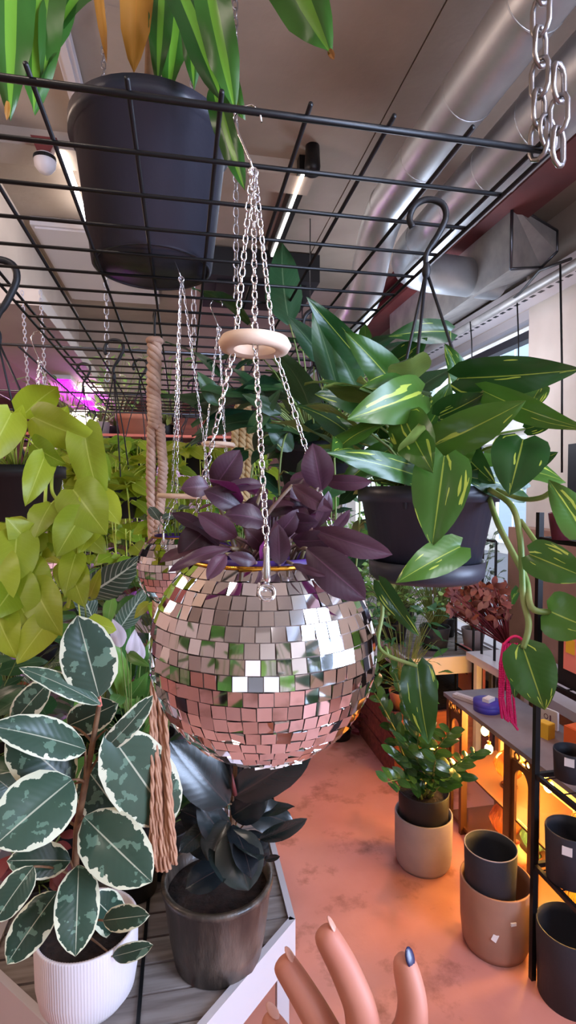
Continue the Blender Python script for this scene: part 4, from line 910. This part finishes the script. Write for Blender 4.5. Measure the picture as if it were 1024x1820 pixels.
# tan planter with charcoal pot
TC=AZ(880,1675,0); kk=(TC-CAM).dot(FW); r=61*kk/FOC; hgt=D(881,1555,kk).z
e=thing('tan_planter','tall tan floor planter in front of the glass cabinet','plant pot',TC)
pot(e,TC,r*.84,r,hgt,'tan_planter',wall=.006,soil=None,pts=[(.5,.1),(.85,.35)])
b=MB(); b.box(TC+V((-.01,-r*.99,hgt-.07)),(.018,.006,.01)); b.box(TC+V((-.06,-r*.82,hgt-.12)),(.016,.006,.024),Matrix.Rotation(.5,3,'Y')@Matrix.Rotation(-.6,3,'Z')); b.build('price_tag','white_paper',e)
kc=D(872,1508,kk-.02); r2=45*(kk-.02)/FOC; c=V((kc.x,kc.y,hgt*.3)); 
e=thing('charcoal_pot','charcoal pot with pale rim nested in the tall tan planter','plant pot',c); pot(e,c,r2*.9,r2,kc.z-c.z+.01,'charcoal',wall=.004,soil=None)
b=MB(); b.torus((c.x,c.y,kc.z+.01),r2-.001,.0018,40,6); b.build('rim','grey_planter',e)
# rack
RX=1.05
e=thing('wire_rack','tall black metal rack with glass-dark pots on the right edge','rack',(RX+.2,1.1,0))
for (x,y) in ((RX,1.444),(RX+.38,1.444),(RX,.7),(RX+.38,.7)):
    b=MB(); b.box((x,y,.72),(.016,.016,1.44)); b.build('post','black_metal',e)
for z in (.36,.64,.94,1.36):
    b=MB(); b.box((RX,1.07,z),(.012,.74,.014)); b.box((RX+.38,1.07,z),(.012,.74,.014)); b.box((RX+.19,1.444,z),(.38,.012,.014)); b.box((RX+.19,.7,z),(.38,.012,.014))
    for i in range(9): b.tube([(RX,.75+i*.083,z+.002),(RX+.38,.75+i*.083,z+.002)],.0022,5)
    b.build('shelf','black_metal',e)
def opot(label,px,py,z,r,h,mat,name='charcoal_pot',cat='plant pot',win=False,k=None,taper=.92):
    c=AZ(px,py,z) if k is None else D(px,py,k); c.z=z; e=thing(name,label,cat,c); pot(e,c,r*taper,r,h,mat,wall=.004,soil=None,rim=.0)
    if win: b=MB(); a=-2.35; q=c+V((math.cos(a)*(r-.004),math.sin(a)*(r-.004),h*.78)); M=Matrix.Rotation(a+PI/2,3,'Z'); b.box(q,(.026,.012,.024),M); b.build('price_tag','white_paper',e,label='small white paper price tag')
    return c
opot('large charcoal pot on the floor under the rack',1012,1768,0,.095,.215,'charcoal')
opot('charcoal pot with price tag on the lower rack shelf',1012,1560,.369,.068,.15,'charcoal',win=True)
opot('small charcoal pot with price tag on the middle rack shelf',1015,1382,.649,.05,.085,'charcoal',win=True)
c=opot('maroon pot tilted up on the upper rack shelf',998,1000,1.369,.036,.075,'maroon','maroon_pot',k=1.5,taper=.7)
g=thing('black_crate','black crate with pink sticker on the rack shelf below the maroon pot','crate',(1.2,1.2,.95)); b=MB(); b.box2((1.062,.9,.95),(1.36,1.37,1.14)); b.box2((1.058,.895,1.14),(1.364,1.375,1.15)); b.build('body','black_plastic',g); b=MB(); b.box2((1.060,1.29,1.0),(1.0615,1.345,1.10)); b.build('sticker','pink_paper',g); b=MB(); b.box2((1.0585,1.30,1.05),(1.060,1.335,1.09)); b.build('print','yellow_paper',g)
# pilaster poster + dark panels
b=MB(); p=AX(1022,890,1.9); b.box2((1.98,1.6,1.05),(2.0,2.78,1.68)); 
e=thing('dark_board','black board on the pilaster behind the rack','board',(1.98,2.0,.8)); b=MB(); b.box2((1.975,1.7,1.0),(1.998,2.5,1.75)); b.build('panel','black_plastic',e)

b=MB(); b.box2((1.86,2.02,0),(1.99,2.84,1.3)); single(b,'wood_post','tan_planter','tan wall panel against the wall behind the rack','panel')
# ================================================================== GLASS CABINET
CX=1.2; ct=.56
e=thing('lantern_cabinet','brown cabinet with lit glass sides and arched panels by the window','cabinet',(1.38,1.75,0))
ya,yb,yc,yd,ye_=2.26,2.14,1.79,1.66,1.24
for y,w in ((2.26,.022),(2.14,.018),(1.80,.04),(1.655,.022),(1.36,.04),(1.2,.03)):
    b=MB(); b.box((CX,y,ct/2),(.028,w,ct)); b.build('post','brass_wood',e)
for y in (2.26,1.2): b=MB(); b.box((CX+.25,y,ct/2),(.028,.03,ct)); b.build('post','brass_wood',e)
b=MB(); b.box2((CX-.02,1.19,ct),(CX+.27,2.29,ct+.018)); b.build('top','cab_top',e)
b=MB(); b.box2((CX,1.2,.285),(CX+.25,2.26,.293)); b.build('shelf','brass_wood',e)
b=MB(); b.box2((CX,1.2,.02),(CX+.25,2.26,.035)); b.build('base','brass_wood',e)
b=MB(); b.box2((CX+.245,1.2,.03),(CX+.255,2.26,ct-.01)); b.build('back_panel','cream_panel',e)
b=MB(); b.box2((CX+.002,1.2,.30),(CX+.005,2.26,ct-.01)); b.box2((CX+.002,1.2,.04),(CX+.005,2.26,.28)); b.build('glass','pane',e)
def arch(y0,y1):
    a=MB(); w=y1-y0; cy=(y0+y1)/2; n=12; z0,z1=.04,.47; r=w*.34
    inner=[V((CX-.006,cy+r,z0))]+[V((CX-.006,cy+r*math.cos(PI*i/n),z1-.02+r*math.sin(PI*i/n)*1.1)) for i in range(n+1)]+[V((CX-.006,cy-r,z0))]
    outer=[V((CX-.006,y1,z0))]+[V((CX-.006,cy+w/2*(1 if i<n/3 else (-1 if i>2*n/3 else (1-2*(i-n/3)/(n/3)))),ct-.045)) for i in range(n+1)]+[V((CX-.006,y0,z0))]
    vs=inner+outer+[p+V((.01,0,0)) for p in inner+outer]; N=len(inner); M=2*N; fs=[]
    for i in range(N-1): fs+=[(i,i+1,N+i+1,N+i),(M+i,M+N+i,M+N+i+1,M+i+1),(i,M+i,M+i+1,i+1),(N+i,N+i+1,M+N+i+1,M+N+i)]
    a.add(vs,fs,smooth=False)
    for q in (-.28,.28): a.torus(V((CX-.002,cy+q*w,ct-.028)),.014,.004,14,5,Matrix.Rotation(PI/2,3,'Y'))
    a.build('arch_panel','brass_wood',e)
arch(2.15,2.25); arch(1.665,1.78); arch(1.21,1.35)
# lamps and glassware inside
def glass_vase(label,c,s,mat,nf=18):
    g=thing('glass_lantern',label,'lantern',c); c=V(c)
    b=MB(); b.lathe([(.001,0),(.035*s,0),(.028*s,.01*s),(.016*s,.03*s),(.05*s,.06*s),(.068*s,.10*s),(.05*s,.14*s),(.02*s,.165*s),(.012*s,.19*s),(.001,.2*s)],c,54,.08,nf); b.build('glass_body',mat,g)
    b=MB(); b.lathe([(.036*s,0),(.04*s,.004*s),(.036*s,.008*s)],c,24); b.build('foot','brass_wood',g); return g
glass_vase('fluted amber glass lantern on the cabinet middle shelf',(1.31,1.97,.293),.9,'amber_glass')
glass_vase('fluted amber glass lantern on the cabinet floor below it',(1.32,2.0,.036),1.0,'amber_glass')
glass_vase('pale green glass lantern at the back of the cabinet floor',(1.38,1.90,.036),.8,'green_glass')
glass_vase('yellow glass lantern on the lower cabinet floor behind the rack post',(1.34,1.56,.036),1.1,'yellow_glass')
glass_vase('yellow glass lantern on the cabinet shelf behind the rack post',(1.33,1.55,.293),.9,'yellow_glass')
c=V((1.27,1.86,.036)); g=thing('copper_vase','round copper vase on the cabinet floor','vase',c); b=MB(); b.lathe([(.001,0),(.02,0),(.042,.03),(.044,.05),(.02,.075),(.012,.09),(.016,.1)],c,30); b.build('body','terracotta',g)
blb=[(1.29,2.12,.46),(1.34,2.02,.49),(1.26,2.04,.42),(1.37,1.92,.44),(1.29,1.70,.44),(1.37,1.52,.46),(1.34,1.72,.2),(1.37,2.1,.22),(1.34,1.45,.18),(1.32,1.88,.41)]
for i,p in enumerate(blb):
    p=V(p); top=ct if p.z>.3 else .285
    g=thing('filament_bulb',['glowing bulb nearest the arched end panel','glowing bulb highest in the cabinet','low glowing bulb beside the amber lantern','glowing bulb near the brown middle post','glowing bulb behind the second arch','glowing bulb right of the rack post','glowing bulb in the lower bay centre','glowing bulb in the lower bay at far end','glowing bulb in the lower bay behind the big pot','small glowing bulb above the copper vase'][i],'lamp',p)
    b=MB(); b.blob(p,(.017,.017,.021),14,10); b.build('globe','bulb',g)
    b=MB(); b.tube([p+V((0,0,.019)),p+V((0,0,.032))],.008,8); b.tube([p+V((0,0,.03)),(p.x,p.y,top)],.0015,5); b.build('socket','gold',g)
# things on the cabinet
def tin(label,c,r,h,mat):
    c=V(c); g=thing('round_tin',label,'tin',c); b=MB(); b.lathe([(.001,0),(r,0),(r,h*.7),(r*.99,h*.7)],c,36); b.build('body',mat,g); b=MB(); b.lathe([(r*1.02,h*.62),(r*1.02,h),(.001,h)],c,36); b.build('lid',mat,g); return c
tz=ct+.018
c=AZ(866,1262,tz); tin('round violet-blue tin on the cabinet top',c,.056,.042,'purple_tin')
b=MB(); q=c+V((.0,-.01,.042)); b.box(q+V((0,0,.008)),(.05,.03,.015),Matrix.Rotation(.5,3,'Z')); b.box(q+V((0,0,.0165)),(.04,.022,.002),Matrix.Rotation(.5,3,'Z')); single(b,'small_box','white_paper','small white box lying on the violet tin','box')
p0,p1=AZ(808,1238,tz),AZ(850,1252,tz); b=MB(); b.box((p0+p1)/2+V((0,0,.009)),((p1-p0).length,.035,.016),Matrix.Rotation(math.atan2((p1-p0).y,(p1-p0).x),3,'Z')); b.box((p0+p1)/2+V((0,0,.018)),((p1-p0).length*.7,.02,.003),Matrix.Rotation(math.atan2((p1-p0).y,(p1-p0).x),3,'Z')); single(b,'white_case','white_metal','slim white case on the cabinet end beside the violet tin','case')
def boxa(name,label,cat,c,d,mat,rz=0):
    b=MB(); b.box(V(c)+V((0,0,d[2]/2)),d,Matrix.Rotation(rz,3,'Z')); b.box(V(c)+V((0,0,d[2]+.001)),(d[0]*.9,d[1]*.9,.002),Matrix.Rotation(rz,3,'Z')); single(b,name,mat,label,cat)
b=MB(); b.box2((1.50,1.2,.60),(1.84,2.66,.64))
for yy in (1.25,2.6): b.box2((1.52,yy-.015,0),(1.55,yy+.015,.60)); b.box2((1.80,yy-.015,0),(1.83,yy+.015,.60))
single(b,'display_ledge','white_metal','white ledge table between the glass cabinet and the wall','table')
boxa('orange_box','orange paper box on the cabinet behind the rack post','box',(1.40,1.66,tz),(.10,.09,.085),'orange_paper',.2)
boxa('yellow_packet','small yellow packet beside the orange box','packet',(1.34,1.79,tz),(.04,.05,.055),'yellow_paper',.3)
boxa('pink_bag','flat pink paper bag leaning by the window behind the rack','paper bag',(1.56,1.62,.641),(.05,.16,.17),'pink_paper',.1)
boxa('white_card','white card sign with red number standing on the cabinet','card',(1.41,1.86,tz),(.01,.075,.07),'white_paper',.25)
# little red 01 on card
bb_=MB(); cc=V((1.404,1.86,tz+.04)); M=Matrix.Rotation(.25,3,'Z')@Matrix.Rotation(PI/2,3,'Y'); bb_.torus(cc+V((-.001,.012,0)),.009,.0022,14,5,M); bb_.box(cc+V((-.001,-.012,0)),(.002,.005,.024)); single(bb_,'card_number','maroon','dark red digits on the white card','lettering')
# pink paper bag with black rods (stand)
c=AX(838,1195,1.62); e=thing('pink_poster','salmon pink hanging paper sheet behind black rods','paper sheet',(1.62,c.y,c.z-.14)); b=MB(); b.box(c,(.02,.26,.26)); b.build('sheet','pink_paper',e); b=MB(); b.box(c+V((-.011,0,.1)),(.002,.2,.012)); b.box(c+V((-.011,.04,-.0)),(.002,.03,.04)); b.build('print','maroon',e)
e=thing('black_display_stand','thin black display frame standing in front of the window','display stand',(1.56,2.5,.0))
for px in (811,842,857,880): 
    p=AX(px,1100,1.56); b=MB(); b.tube([(1.56,p.y,.0),(1.56,p.y,1.25)],.007,6); b.build('rod','black_metal',e)
pa=AX(811,1100,1.56).y; pb=AX(880,1100,1.56).y
b=MB(); b.tube([(1.56,pa,1.25),(1.56,pb,1.25)],.007,6); b.tube([(1.56,pa,.62),(1.56,pb,.62)],.007,6); b.build('crossbar','black_metal',e)
# magenta bead strings
e=thing('bead_garland','magenta bead strings draped over the rack front','beads',D(900,1280,1.66)); b=MB(); r_=random.Random(9)
for i in range(7):
    x=889+i*4; pts=[D(x+6,1145,1.60),D(x,1180,1.60),D(x-1+r_.uniform(-2,2),1240,1.6),D(x+4+r_.uniform(-2,2),1275+i*2,1.61)]
    for j in range(46):
        q=j/45*3; a=min(int(q),2); b.blob(pts[a].lerp(pts[a+1],q-a),.0046,6,4)
for j in range(40): 
    t=j/39; b.blob(D(896+t*40,1145-14*math.sin(t*PI),1.6),.0045,6,4)
for j in range(24):
    t=j/23; b.blob(D(902+t*18,1272+t*24,1.61),.0042,6,4)
for j in range(24):
    t=j/23; b.blob(D(936+3*math.sin(t*2),1140+t*24,1.6),.004,6,4)
b.build('beads','magenta',e,kind='stuff')
# dried flowers bunch
e=thing('dried_bouquet','rust-brown dried flower bunch hanging upside down by the rack','dried flowers',D(905,1145,1.75)); ml=MB();ms=MB();r_=random.Random(14)
for i in range(70):
    A=D(905,1150,1.72); T=D(r_.uniform(800,905),r_.uniform(1040,1100),1.72+r_.uniform(-.08,.1)); ms.tube([A,A.lerp(T,.6)+V((0,0,r_.uniform(-.01,.02))),T],.0018,4)
    for j in range(3):
        d=V((r_.uniform(-1,1),r_.uniform(-1,1),r_.uniform(-1,1))).normalized(); leaf(ml,T,T+d*.035,.02,(r_.uniform(-1,1),-1,.3),'oval',.1,.2,.05,r_,1,4)
ml.build('flower_heads','dried',e,kind='stuff'); ms.build('stalks','dried_red',e)
# window plants: jade trees in dark pots on a stand
table('window_table','low white-edged table in front of the shop window',[(1.2,2.75),(1.78,2.75),(1.78,4.6),(1.2,4.6)],.58,legs=[(1.24,2.79),(1.74,2.79),(1.24,4.56),(1.74,4.56)])
WP=[('jade_tree','jade tree with thick grey trunk in the blue-black pot at the window','plant',(1.46,2.95,.581),.07,.09,.13,'charcoal','light_green',130,.2,.42,.045,'oval',.6,.4),
('leafy_plant','fresh green shrub left of the jade tree','plant',(1.28,3.15,.581),.07,.09,.12,'black_plastic','light_green',120,.2,.40,.06,'oval',.5,.4),
('leafy_plant','green shrub on the window table, third back','plant',(1.5,3.55,.581),.08,.1,.14,'black_plastic','mid_green',110,.25,.5,.08,'lance',.4,.4),
('leafy_plant','pale mixed green plant on the window table, far end','plant',(1.35,4.1,.581),.08,.1,.14,'terracotta','light_green',110,.3,.6,.09,'lance',.4,.4),
('red_leaf_plant','dark red-leaved plant between window plants','plant',(1.65,3.2,.581),.06,.08,.12,'black_plastic','red_plant',70,.16,.55,.06,'oval',.5,.4),
('leafy_plant','grey-green plant close to the window glass','plant',(1.68,2.9,.581),.05,.07,.12,'grey_planter','striped_dark',70,.15,.6,.06,'oval',.5,.4)]
for i,(nm,lb,ct_,c,r0,r1,h,pm,lm,n,sp,ht,sz,kd,ar,dr) in enumerate(WP):
    e=potted(nm,lb,ct_,c,r0,r1,h,pm,lm,n,sp,ht,sz,kd,400+i,ar,dr,low=ht*.25)
    b=MB(); c=V(c); b.tube([c+V((0,0,h-.01)),c+V((.01,0,h+.12)),c+V((-.01,0,h+ht*.6))],[.016,.012,.007],8); b.build('trunk','brown_stem',e)
# low crate bench along aisle with ferns
e=thing('wooden_crate','red-brown wooden plank crate along the aisle floor','crate',(1.3,3.2,0))
b=MB()
for z in (0.0,.115,.23): b.box2((1.07,2.62,z+.004),(1.09,4.4,z+.108))
b.build('front_planks','crate_wood',e); b=MB(); b.box2((1.09,2.62,.004),(1.9,2.64,.34)); b.build('end_plank','crate_wood',e); b=MB(); b.box2((1.07,2.60,0),(1.10,2.62,.36)); b.box2((1.065,4.4,0),(1.10,4.43,.36)); b.build('corner_post','crate_wood',e)
b=MB(); b.box2((1.09,2.64,.28),(1.9,4.4,.30)); b.build('soil','soil',e)
for i,(x,y,l) in enumerate([(1.2,2.8,'nearest the aisle corner'),(1.22,3.25,'second along the crate'),(1.25,3.8,'third along the crate')]):
    potted('crate_plant',f'fern-like green plant growing in the wooden crate, {l}','plant',(x,y,.30),.06,.08,.1,['terracotta','black_plastic','terracotta'][i],'frond',80,.2,.5,.09,'lance',500+i,.3,.5)
potted('dark_bush','low dark brownish plant on the floor at the end of the aisle','plant',(.93,3.15,0),.07,.08,.06,'black_plastic','red_plant',60,.13,.14,.07,'oval',520,.5,.6)
potted('dark_bush','tall dark plant blocking the end of the aisle','plant',(.95,4.7,0),.12,.15,.25,'black_plastic','dark_green',120,.28,1.2,.18,'lance',521,.4,.4)
# tall plants filling the space behind the ball on the right
potted('tall_plant','tall dark green plant behind the big ball at the aisle edge','plant',(.86,3.75,0),.12,.15,.25,'black_plastic','dark_green',150,.35,1.5,.17,'lance',530,.4,.4)
potted('tall_plant','tall mid green plant farther behind the golden pothos','plant',(.95,5.6,0),.12,.15,.25,'black_plastic','mid_green',150,.4,1.7,.17,'heart',531,.6,.4)
for i,(x,y,l,lm) in enumerate([(-.95,-.8,'tall leafy plant standing behind the camera at left','mid_green'),(1.0,-.75,'tall leafy plant standing behind the camera at right','dark_green'),(.15,-1.9,'tall bright plant at the shop front behind the camera','light_green'),(-1.7,.6,'tall plant left of the camera by the pale wall','mid_green')]):
    potted('tall_plant',l,'plant',(x,y,0),.14,.17,.3,'charcoal',lm,170,.36,1.5,.2,'lance',600+i,.45,.4)
# ================================================================== HAND
def hand():
    K_=.33
    e=thing('person','person reaching a bare hand with dark blue nail polish into the bottom of the view','person',D(720,2050,K_))
    P=lambda x,y,k=K_: D(x,y,k)
    pts=[P(730,2150,.34),P(712,2010,.34),P(690,1930,.335)]  # forearm, wrist, palm
    verts=list(pts); edges=[(0,1),(1,2)]; rad=[.030,.026,.028]
    def chain(start,l,rs):
        p=start
        for q,r in zip(l,rs):
            verts.append(P(*q)); rad.append(r); edges.append((p,len(verts)-1)); p=len(verts)-1
        return p
    F=[([(610,1900,.34),(560,1800,.345),(528,1748,.35),(497,1700,.355)],[.0125,.0100,.0094,.0082]),
       ([(655,1880,.33),(640,1785,.335),(608,1712,.34),(570,1645,.345)],[.0135,.0108,.0100,.0085]),
       ([(715,1875,.33),(738,1800,.335),(728,1745,.34),(712,1688,.345)],[.0135,.0105,.0096,.0080]),
       ([(560,1930,.345),(510,1860,.355),(488,1825,.36),(470,1800,.365)],[.0115,.0088,.0080,.0062]),
       ([(775,1985,.33),(830,1940,.32),(862,1900,.315),(880,1862,.31)],[.0150,.0120,.0105,.0080])]
    tips=[]
    for l,rs in F: tips.append(chain(2,l,rs))
    org=ORG[e.name]
    me=bpy.data.meshes.new('body'); me.from_pydata([v-org for v in verts],edges,[]); o=bpy.data.objects.new('body',me); sc.collection.objects.link(o); o.parent=e
    sk=o.modifiers.new('skin','SKIN'); sk.use_smooth_shade=True
    for i,sv in enumerate(me.skin_vertices[0].data): sv.radius=(rad[i],rad[i]); sv.use_root=(i==0)
    ss=o.modifiers.new('sub','SUBSURF'); ss.levels=2; ss.render_levels=2
    me.materials.append(MATS['skin'])
    # nails
    for ti,pr in ((tips[2],tips[2]-1),(tips[1],tips[1]-1),(tips[0],tips[0]-1),(tips[3],tips[3]-1)):
        T=verts[ti]; a=(T-verts[pr]).normalized(); nrm=(CAM-T).normalized(); nrm=(nrm+RT*.9).normalized() if ti==tips[2] else (V((0,0,1))+FW*.2).normalized(); nrm=(nrm-a*nrm.dot(a)).normalized()
        s=a.cross(nrm); M=Matrix((s,a,nrm)).transposed(); b=MB(); b.blob(T+nrm*(.0062 if ti==tips[2] else .0066)-a*.0035,(.0042,.0060,.0012),12,8,M); b.build('fingernail','nail' if ti==tips[2] else 'bare_nail',e)
hand()
# ================================================================== GROUPS
GR={'fill_globe_lamp':'added white globe fill lamps','disco_ball_planter':'mirror-ball planters hanging from the grid','ball_plant':'plants in the small mirror balls','macrame_hanger':'macrame hangers','suspension_chain':'chains holding the wire grid','hanging_chain':'white chains at far left',
'ventilation_duct':'round ducts under the ceiling','grow_light':'purple grow lights','nursery_pot':'black nursery pots','hanging_pot':'black hanging pots','neon_pothos':'yellow-green pothos plants','hanging_plant':'darker hanging plants','plant_table':'white-edged slatted tables','leafy_plant':'leafy potted plants',
'shelf_plant':'small plants on the far shelf','bench_plant':'plants on the back bench','charcoal_pot':'charcoal pots','glass_lantern':'coloured glass lanterns in the cabinet','filament_bulb':'glowing bulbs in the cabinet','crate_plant':'plants in the wooden crate','dark_bush':'dark plants at the end of the aisle','tall_plant':'tall plants behind the aisle','window_string':'black strings by the window','red_leaf_plant':'dark red-leaved plants'}
for o in sc.objects:
    if o.parent is None and o.get('label') and o.name.split('.')[0] in GR: o['group']=GR[o.name.split('.')[0]]
# ================================================================== LIGHT
w=bpy.data.worlds.new('world'); sc.world=w; w.use_nodes=True; nt=w.node_tree; bg=nt.nodes['Background']
bg.inputs[0].default_value=(.78,.88,1,1); bg.inputs[1].default_value=3.4
def light(name,kind,loc,energy,col,size=.2,target=None,spot=None,sy=None,blend=.5):
    l=bpy.data.lights.new(name,kind); l.energy=energy; l.color=srgb(col)[:3]
    if kind=='AREA':
        l.size=size
        if sy: l.shape='RECTANGLE'; l.size_y=sy
    elif kind in('POINT','SPOT'): l.shadow_soft_size=size
    if spot: l.spot_size=math.radians(spot); l.spot_blend=blend
    o=bpy.data.objects.new(name,l); sc.collection.objects.link(o); o.location=loc
    if target is not None: o.rotation_euler=(V(target)-V(loc)).to_track_quat('-Z','Y').to_euler()
    return o
light('daylight_through_near_window','AREA',(XW+.6,-1.3,1.7),330,(208,224,255),2.3,(0,.5,1.4),sy=1.9)
light('added_front_fill','AREA',(-.8,Y0-.5,1.1),6,(235,240,255),1.0,(0,2,1.2),sy=2.0)  # faint fill added outside the front opening behind the camera
light('ceiling_spot_aisle','SPOT',(.62,1.45,2.8),70,(255,178,140),.05,(.70,1.75,0),42)
light('unseen_spot_left','SPOT',(-.9,.2,2.85),22,(255,236,220),.06,(-.2,1.3,.8),70)  # unseen spot from the upper left, no fixture modelled
light('grow_lamp','POINT',(-.72,4.15,2.0),16,(220,20,255),.1)
light('cabinet_glow_upper','POINT',(1.34,2.0,.5),17,(255,190,95),.05)
light('cabinet_glow_lower','POINT',(1.34,1.75,.25),13,(255,190,95),.05)
light('cabinet_glow_near','POINT',(1.34,1.5,.48),13,(255,190,95),.05)
light('added_fill_aisle','POINT',(.95,-.3,2.3),26,(244,240,255),.15)  # bare fill light added behind the camera, no pendant hangs here
light('added_fill_window','POINT',(1.35,3.0,2.1),26,(225,235,255),.2)  # cool fill added by the window side, without any fixture
light('added_fill_back','POINT',(-.6,3.9,2.2),22,(255,236,222),.15)  # bare point light added to lift the back bench
light('added_fill_mid','POINT',(-1.6,1.6,2.3),34,(255,226,205),.15)  # added general fill from the left, out of view and without a lamp
